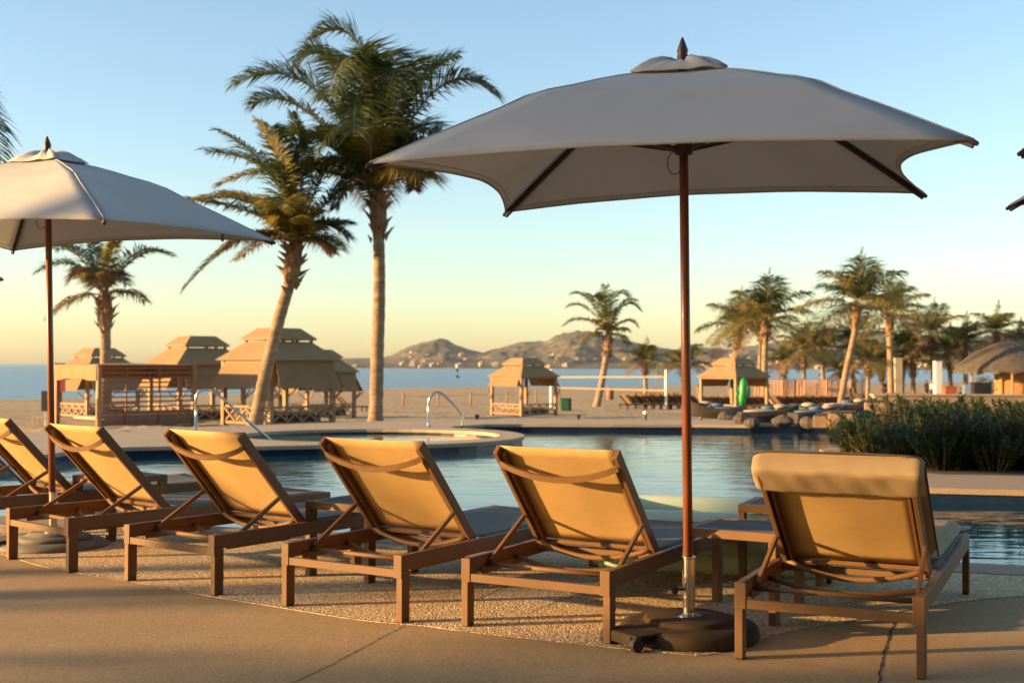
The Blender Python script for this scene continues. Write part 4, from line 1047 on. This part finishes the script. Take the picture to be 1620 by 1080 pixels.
# cactus float
b = on_sand(1173, 60.5); t = thing('cactus_float', 'bright green inflatable cactus leaning on the cabana post', 'pool float', b, 0); t.scale = (.7, .7, .8); t.location.z += .30
q = MB(); z0 = .35; q.tube([(0, 0, z0), (.05, 0, z0+.3), (.12, 0, z0+1.0), (.15, 0, z0+1.5), (.16, 0, z0+1.72)], [.16, .27, .28, .25, .10], 14)
q.tube([(.1, 0, z0+.7), (-.28, 0, z0+.75), (-.38, 0, z0+.95), (-.38, 0, z0+1.2)], [.11, .12, .12, .06], 10); q.tube([(.1, 0, z0+.5), (.48, 0, z0+.6), (.55, 0, z0+.85), (.55, 0, z0+1.3)], [.11, .12, .12, .06], 10)
q.build('cactus_body', 'toy', t, smooth=True)
q = MB(); q.b2((-.25, -.2, -.375), (.35, .25, .34)); q.build('stand', 'wicker', t, bevel=.04)
# ------------------------------------------------------------------ daybeds, boulders, planters at the far pool edge
def daybed(px, py, rz, L_, mcush, label, s=.66):
    b = gp(px, py, 0); t = thing('wicker_daybed', label, 'daybed', b, R(rz), 'dark wicker daybeds at the far pool edge')
    q = MB(); N = 14
    prof2 = [(-.42, .0), (-.5, .22), (-.46, .36), (.46, .36), (.5, .22), (.42, 0)]
    for i in range(N+1):
        f_ = i/N; rise = .30*max(0, (f_-.6)/.4)**1.5+.04*math.sin(PI*f_); nr = 1-.25*abs(2*f_-1)**3
        for (y, z) in prof2: q.v.append(Vector(((f_-.5)*L_, y*nr*s, (z+(rise if z > .1 else rise*.3))*s)))
    k = len(prof2); q.f = [(i*k+j, i*k+(j+1) % k, (i+1)*k+(j+1) % k, (i+1)*k+j) for i in range(N) for j in range(k)]+[tuple(range(k-1, -1, -1)), tuple(N*k+j for j in range(k))]; q.m = [0]*len(q.f)
    q.build('body', 'wicker', t)
    q = MB(); q.ball((-.1*L_, 0, .40*s), L_*.36, .36*s, .07*s); q.build('cushion', mcush, t, smooth=True)
    for j, mm in enumerate(('pillow', 'blue')):
        q = MB(); q.ball((L_*(.22-.2*j), (-.12+.2*j)*s, (.56-.06*j)*s), .27*s, .2*s, .09*s); q.build('pillow', mm, t, smooth=True)
daybed(1215, 668, 8, 1.3, 'pillow', 'low dark daybed just right of the dark coping end')
daybed(1262, 664, -14, 1.2, 'lime', 'dark daybed with a lime cushion between the low daybed and the planters')
daybed(1292, 669, 20, 1.3, 'blue', 'dark daybed with a blue-grey cushion at the water')
daybed(1340, 655, 5, 1.5, 'pillow', 'dark daybed with a pale cushion beside the stone planter')
daybed(1135, 662, 175, 1.3, 'blue', 'dark mound shaped daybed above the dark coping right of the umbrella pole')
rng = random.Random(23)
for i, (px, py, s_) in enumerate(((1178, 670, .26), (1190, 673, .2), (1238, 672, .24), (1282, 675, .22), (1318, 672, .34), (1150, 664, .22), (1308, 662, .3), (1365, 668, .3))):
    b = gp(px, py, 0); q = MB(); q.ball((0, 0, s_*.35), s_, s_*.8, s_*.6, 12, 8)
    q.v = [tuple(Vector(v)*(1+.28*mn.noise(Vector(v)*4+Vector((i*7, 0, 0))))) for v in q.v]
    tag(q.build('boulder', 'rock', loc=b, smooth=False), 'rough grey-brown boulder lying between the daybeds at the far water edge', 'boulder', 'boulders at the far water edge')
for i, (px, py, w_, h_) in enumerate(((1334, 678, .6, .32), (1388, 664, .6, .42), (1302, 676, .4, .25))):
    b = gp(px, py, 0); t = thing('stone_planter', ['sandstone planter block at the waterline left of the hedge', 'tall sandstone planter block touching the top left of the hedge', 'small sandstone planter block between boulders and hedge'][i], 'planter', b, R(-15))
    q = MB(); q.b2((-w_/2, -.3, 0), (w_/2, .3, h_)); q.build('box', 'stone', t, bevel=.02)
    q = MB(); q.b2((-w_/2+.05, -.25, h_+.001), (w_/2-.05, .25, h_+.05)); q.build('soil', 'joint', t)
# ------------------------------------------------------------------ thatched hut and the bar area
D = 112.0; b = on_sand(1598, D); t = thing('thatched_hut', 'large round thatched hut with a bamboo wall at the right edge', 'hut', b)
k = D/F
q = MB(); rp = [(7.6, -.55), (7.7, -.1), (6.9, .6), (5.6, 1.6), (4.2, 2.5), (2.4, 3.4), (1.0, 3.9), (.75, 4.25), (1.1, 4.7)]
zz = at(1598, 583, D).z-b.z; n = 72; rr = random.Random(2)
for (r_, z_) in rp:
    for j in range(n):
        q.v.append(Vector((r_*.66*(1+.03*rr.uniform(-1, 1))*math.cos(2*PI*j/n), r_*.66*math.sin(2*PI*j/n), zz+z_*.66+(rr.uniform(-.25, .12) if z_ < 0 else rr.uniform(-.04, .04)))))
q.f = [(i*n+j, i*n+(j+1) % n, (i+1)*n+(j+1) % n, (i+1)*n+j) for i in range(len(rp)-1) for j in range(n)]; q.m = [0]*len(q.f)
q.build('thatch_roof', 'thatch', t)
q = MB()
for j in range(100):
    a = 2*PI*j/100; rw = 2.15 if True else 0; cx = .9
    q.tube([(cx+rw*math.cos(a), rw*math.sin(a), 0), (cx+rw*math.cos(a), rw*math.sin(a), zz+.3)], .06, 6, caps=False)
q.build('bamboo_wall', 'bamboo', t)
for a in (200, 250, 300):
    q = MB(); q.tube([(4.4*math.cos(R(a)), 4.4*math.sin(R(a)), 0), (4.4*math.cos(R(a)), 4.4*math.sin(R(a)), zz)], .12, 8); q.build('post', 'post', t)
def ubox(name, label, cat, px0, py0, px1, py1, D, depth, m_, group=None, cap=None, bev=.02):
    a, c = at(px0, py0, D), at(px1, py1, D); gz = min(c.z, on_sand((px0+px1)/2, D).z+.0) if py1 > 0 else 0
    b = Vector(((a.x+c.x)/2, D, gz)); t = thing(name, label, cat, b, 0, group)
    wx = abs(c.x-a.x)/2; hz = a.z-gz
    q = MB(); q.b2((-wx, 0, 0), (wx, depth, hz-.06)); q.build('body', m_, t, bevel=bev)
    q = MB(); q.b2((-wx-.04, -.04, hz-.058), (wx+.04, depth+.04, hz)); q.build('top', cap or m_, t, bevel=bev)
    return t
ubox('white_pillar', 'white square pillar standing between the palms and the bar seats', 'pillar', 1480, 571, 1491, 618, 100, .6, 'white')
ubox('white_pillar', 'cream wall block behind the palms left of the white pillar', 'pillar', 1416, 566, 1428, 616, 112, .8, 'plaster')
ubox('outdoor_sofa', 'orange outdoor sofa right of the white pillar', 'sofa', 1495, 611, 1514, 618, 92, .8, 'orange')
ubox('bar_counter', 'dark bar counter under the thatched roof', 'counter', 1541, 605, 1569, 618, 96, .8, 'wicker')
ubox('white_table', 'small white table between the orange sofa and the bar counter', 'table', 1527, 608, 1536, 616, 90, .6, 'white')
D = 46; q = MB()
a, c = at(1383, 623, D), at(1760, 626, D); g0 = on_sand(1500, D).z
t = thing('low_wall', 'long low plastered wall behind the hedge in front of the bar', 'wall', (a.x, D, g0))
q.b2((0, 0, -.2), (c.x-a.x, .4, a.z-g0-.06)); q.build('wall_body', 'plaster2', t); q = MB(); q.b2((-.05, -.05, a.z-g0-.058), (c.x-a.x+.05, .45, a.z-g0)); q.build('wall_cap', 'copel', t)
q = MB(); q.b2((0, 0, 0), (1, 1, 1))
# low green tropical bush near the hut
rng = random.Random(77)
b = on_sand(1556, 104); t = thing('leafy_bush', 'bright green bush growing between the bar counter and the bamboo wall', 'bush', b)
q = MB()
for i in range(700):
    d = Vector((rng.gauss(0, 1), rng.gauss(0, 1), rng.gauss(0, 1))).normalized()*rng.uniform(.5, 1.0); p = Vector((d.x*1.1, d.y*1.0, 1.3+d.z*1.0)); e = Vector((rng.uniform(-1, 1), rng.uniform(-1, 1), rng.uniform(-.4, .8))).normalized()*.28; s_ = e.cross(Vector((0, 0, 1))).normalized()*.07
    q.add([p-e*.5, p-s_, p+e*.5, p+s_], [(0, 1, 2, 3)])
q.build('foliage', 'leafy', t); q = MB(); q.tube([(0, 0, -.1), (0, 0, 1.2)], [.08, .05], 6); q.build('stem', 'bark', t)
# ------------------------------------------------------------------ people
def person(px, py, D, label, shirt, pose='stand', rz=0, s=1.0):
    b = on_sand(px, D)
    if pose == 'sit': b.z += .0
    o = bpy.data.objects.new('person', bpy.data.meshes.new('person')); C.objects.link(o)
    if pose == 'stand':
        J = [((0, 0, .95), .15), ((0, 0, 1.2), .14), ((0, 0, 1.42), .155), ((0, 0, 1.53), .055), ((0, -.01, 1.60), .085), ((0, -.01, 1.70), .085),
             ((-.10, 0, .90), .085), ((-.11, -.03, .50), .06), ((-.11, .02, .09), .045), ((-.11, -.10, .04), .04),
             ((.10, 0, .90), .085), ((.12, .03, .50), .06), ((.13, .10, .09), .045), ((.13, -.02, .04), .04),
             ((-.19, 0, 1.40), .055), ((-.25, .02, 1.12), .042), ((-.22, -.10, .90), .033), ((-.22, -.14, .80), .03),
             ((.19, 0, 1.40), .055), ((.26, .02, 1.12), .042), ((.24, -.10, .90), .033), ((.24, -.14, .80), .03)]
    else:
        J = [((0, 0, .52), .15), ((0, .02, .75), .14), ((0, 0, 1.0), .155), ((0, -.01, 1.11), .055), ((0, -.03, 1.18), .085), ((0, -.03, 1.28), .085),
             ((-.10, -.05, .50), .085), ((-.12, -.48, .50), .06), ((-.12, -.46, .09), .045), ((-.12, -.58, .04), .04),
             ((.10, -.05, .50), .085), ((.12, -.48, .50), .06), ((.12, -.46, .09), .045), ((.12, -.58, .04), .04),
             ((-.19, 0, .98), .055), ((-.26, -.05, .72), .042), ((-.20, -.28, .62), .033), ((-.18, -.37, .60), .03),
             ((.19, 0, .98), .055), ((.27, -.05, .72), .042), ((.22, -.28, .62), .033), ((.20, -.37, .60), .03)]
    E_ = [(0, 1), (1, 2), (2, 3), (3, 4), (4, 5), (0, 6), (6, 7), (7, 8), (8, 9), (0, 10), (10, 11), (11, 12), (12, 13), (2, 14), (14, 15), (15, 16), (16, 17), (2, 18), (18, 19), (19, 20), (20, 21)]
    me = o.data; me.from_pydata([j[0] for j in J], E_, []); me.update()
    sk = o.modifiers.new('skin', 'SKIN')
    if not me.skin_vertices: me.skin_vertices_add() if hasattr(me, 'skin_vertices_add') else None
    return o, J, b
def person_mesh(px, D, label, shirt, pose, rz):
    # continuous tapered body by metaball-free marching: tubes united through a remesh modifier
    b = on_sand(px, D); t = tag(bpy.data.objects.new('person', None), label, 'person'); 
    st = pose == 'stand'; hz = .95 if st else .50
    q = MB()
    q.tube([(0, 0, hz-.05), (0, 0, hz+.05), (0, 0, hz+.25), (0, 0, hz+.45), (0, 0, hz+.52)], [.13, .155, .13, .165, .08], 12)
    q.tube([(0, 0, hz+.48), (0, -.01, hz+.62)], [.055, .05], 10); q.ball((0, -.015, hz+.70), .078, .095, .12, 12, 10)
    q.ball((0, -.11, hz+.69), .014, .02, .02, 6, 5)
    for sg in (-1, 1):
        q.ball((sg*.08, 0, hz+.70), .014, .02, .03, 6, 5)
        if st: q.tube([(sg*.09, 0, .93), (sg*.11, -.02*sg, .5), (sg*.11, .06*sg, .08)], [.095, .06, .042], 10); q.tube([(sg*.11, .07*sg, .05), (sg*.11, .07*sg-.17, .035)], [.045, .035], 8)
        else: q.tube([(sg*.09, 0, hz), (sg*.12, -.45, hz+.02), (sg*.12, -.43, .08)], [.095, .068, .042], 10); q.tube([(sg*.12, -.42, .05), (sg*.12, -.6, .035)], [.045, .035], 8)
        q.tube([(sg*.17, 0, hz+.45), (sg*.25, .02, hz+.2), (sg*.20, -.18, hz+.05), (sg*.18, -.26, hz+.04)], [.06, .045, .034, .03], 8)
        for f_ in range(5): q.tube([(sg*(.165+.012*f_), -.26, hz+.04), (sg*(.165+.012*f_), -.33-.004*(2-abs(f_-2)), hz+.02)], .008, 5)
    body = q.build('person', 'skin', None, smooth=True, loc=b, rz=R(rz))
    rm = body.modifiers.new('remesh', 'REMESH'); rm.mode = 'VOXEL'; rm.voxel_size = .016; rm.use_smooth_shade = True
    tag(body, label, 'person')
    bpy.data.objects.remove(t)
    q = MB(); q.tube([(0, 0, hz-.02), (0, 0, hz+.05), (0, 0, hz+.25), (0, 0, hz+.45), (0, 0, hz+.515)], [.15, .17, .15, .185, .10], 14)
    for sg in (-1, 1): q.tube([(sg*.15, 0, hz+.46), (sg*.225, .01, hz+.28)], [.08, .062], 10)
    q.build('shirt', shirt, body, smooth=True)
    q = MB()
    for sg in (-1, 1):
        if st: q.tube([(sg*.085, 0, .97), (sg*.11, -.01*sg, .55)], [.12, .085], 12)
        else: q.tube([(sg*.085, .04, hz), (sg*.12, -.36, hz+.02)], [.12, .09], 12)
    q.build('shorts', 'blue', body, smooth=True)
    q = MB(); q.ball((0, .012, hz+.735), .088, .10, .105, 12, 8); q.build('hair', 'hair', body, smooth=True)
person_mesh(1466, 118, 'person in a pink top standing left of the white pillar', 'shirt2', 'stand', 20)
person_mesh(1474, 114, 'person in a white top walking close to the white pillar', 'shirt3', 'stand', -60)
person_mesh(1520, 95, 'person in dark clothes sitting at the white table', 'shirt', 'sit', 60)
person_mesh(1551, 100, 'person in a pale top standing at the bar counter', 'shirt3', 'stand', -20)
person_mesh(1403, 118, 'person in dark clothes standing far off on the sand between palms', 'shirt', 'stand', 0)
person_mesh(1086, 82, 'person in a pink top standing on the sand close to the big umbrella pole', 'shirt2', 'stand', 100)
# ------------------------------------------------------------------ palms out of frame to the left: their shade falls across the umbrellas and the deck
S_ = Vector((sdir.x, sdir.y, 0)).normalized()
def shade_palm(target, dist, h, seed, Rf=2.4, n=26):  # unseen palms added so their crowns shade the umbrella and near deck
    p = Vector(target)+S_*dist; p.z = 0
    palm(p, [p, p+Vector((.1, .05, h*.5)), p+Vector((.3, .1, h))], .16, 'unseen palm added beyond the left edge to shade the umbrella and deck', n=n, Rf=Rf, seed=seed, nl=26, L=.6, dry=3, wide=.07, group='palms beyond the left edge')
tgt = Vector((.9, 6.2, 0)); TE = math.tan(R(SUN_EL))
shade_palm(tgt+Vector((0, .9, 0)), 58, 2.5+58*TE, 61, 1.3, 34)
shade_palm(tgt+Vector((0, -1.65, 0)), 62, 2.35+62*TE, 62, 2.7, 60)
shade_palm(tgt+Vector((0, -1.7, 0)), 84, 2.5+84*TE, 66, 2.7, 52)
shade_palm(Vector((-3.0, 3.85, 0)), 30, .0+30*TE, 64, 1.6, 16)
def off_trunk(px, py, dist, seed):
    p = gp(px, py)+S_*dist; p.z = 0
    palm(p, [p, p+Vector((.05, .0, 7)), p+Vector((.2, .1, 14))], .15, 'unseen palm added beyond the left edge to shade the umbrella and deck', n=16, Rf=2.0, seed=seed, nl=16, L=.6, dry=3, wide=.08, group='palms beyond the left edge')
off_trunk(0, 905, 30, 71); off_trunk(0, 940, 24, 72)

# ------------------------------------------------------------------ the hotel wing behind the camera (unseen, added to keep half the sky off)
t = thing('blocker_wing', 'brown three storey hotel wing added unseen behind the viewpoint to keep sky light off the deck', 'building', (2, -6.5, 0))
q = MB(); q.b2((-16, -8, 0), (24, 0, 10.5)); q.build('wall', 'blocker', t)
q = MB(); q.b2((-16.6, -8.6, 10.5), (24.6, .9, 11)); q.build('roof', 'thatch', t)
for fl in range(3):
    q = MB(); q.b2((-15.5, .002, 3.3*fl+3.0), (23.5, 1.5, 3.3*fl+3.25)); q.build('balcony', 'blocker', t)
    for k in range(8):
        f_ = MB(); f_.b2((-15+4.9*k, .002, 3.3*fl+.3), (-12.2+4.9*k, .06, 3.3*fl+2.6)); w_ = f_.build('window', 'darkwood', t)
        g_ = MB(); g_.b2((-14.85+4.9*k, .061, 3.3*fl+.42), (-12.35+4.9*k, .075, 3.3*fl+2.48)); g_.build('pane', 'black', w_)

# ------------------------------------------------------------------ air
mb = MB(); mb.b2((-3000, -40, -7.2), (3000, 4000, 60)); hz = mb.build('haze', 'blocker'); hz.data.materials.clear()
hm = bpy.data.materials.new('haze_air'); hm.use_nodes = True; hn = hm.node_tree; hn.nodes.clear()
pv = hn.nodes.new('ShaderNodeVolumePrincipled'); pv.inputs['Density'].default_value = .000045; pv.inputs['Color'].default_value = (.9, .9, .88, 1)
ho = hn.nodes.new('ShaderNodeOutputMaterial'); hn.links.new(pv.outputs[0], ho.inputs['Volume']); hz.data.materials.append(hm); tag(hz, kind='stuff')
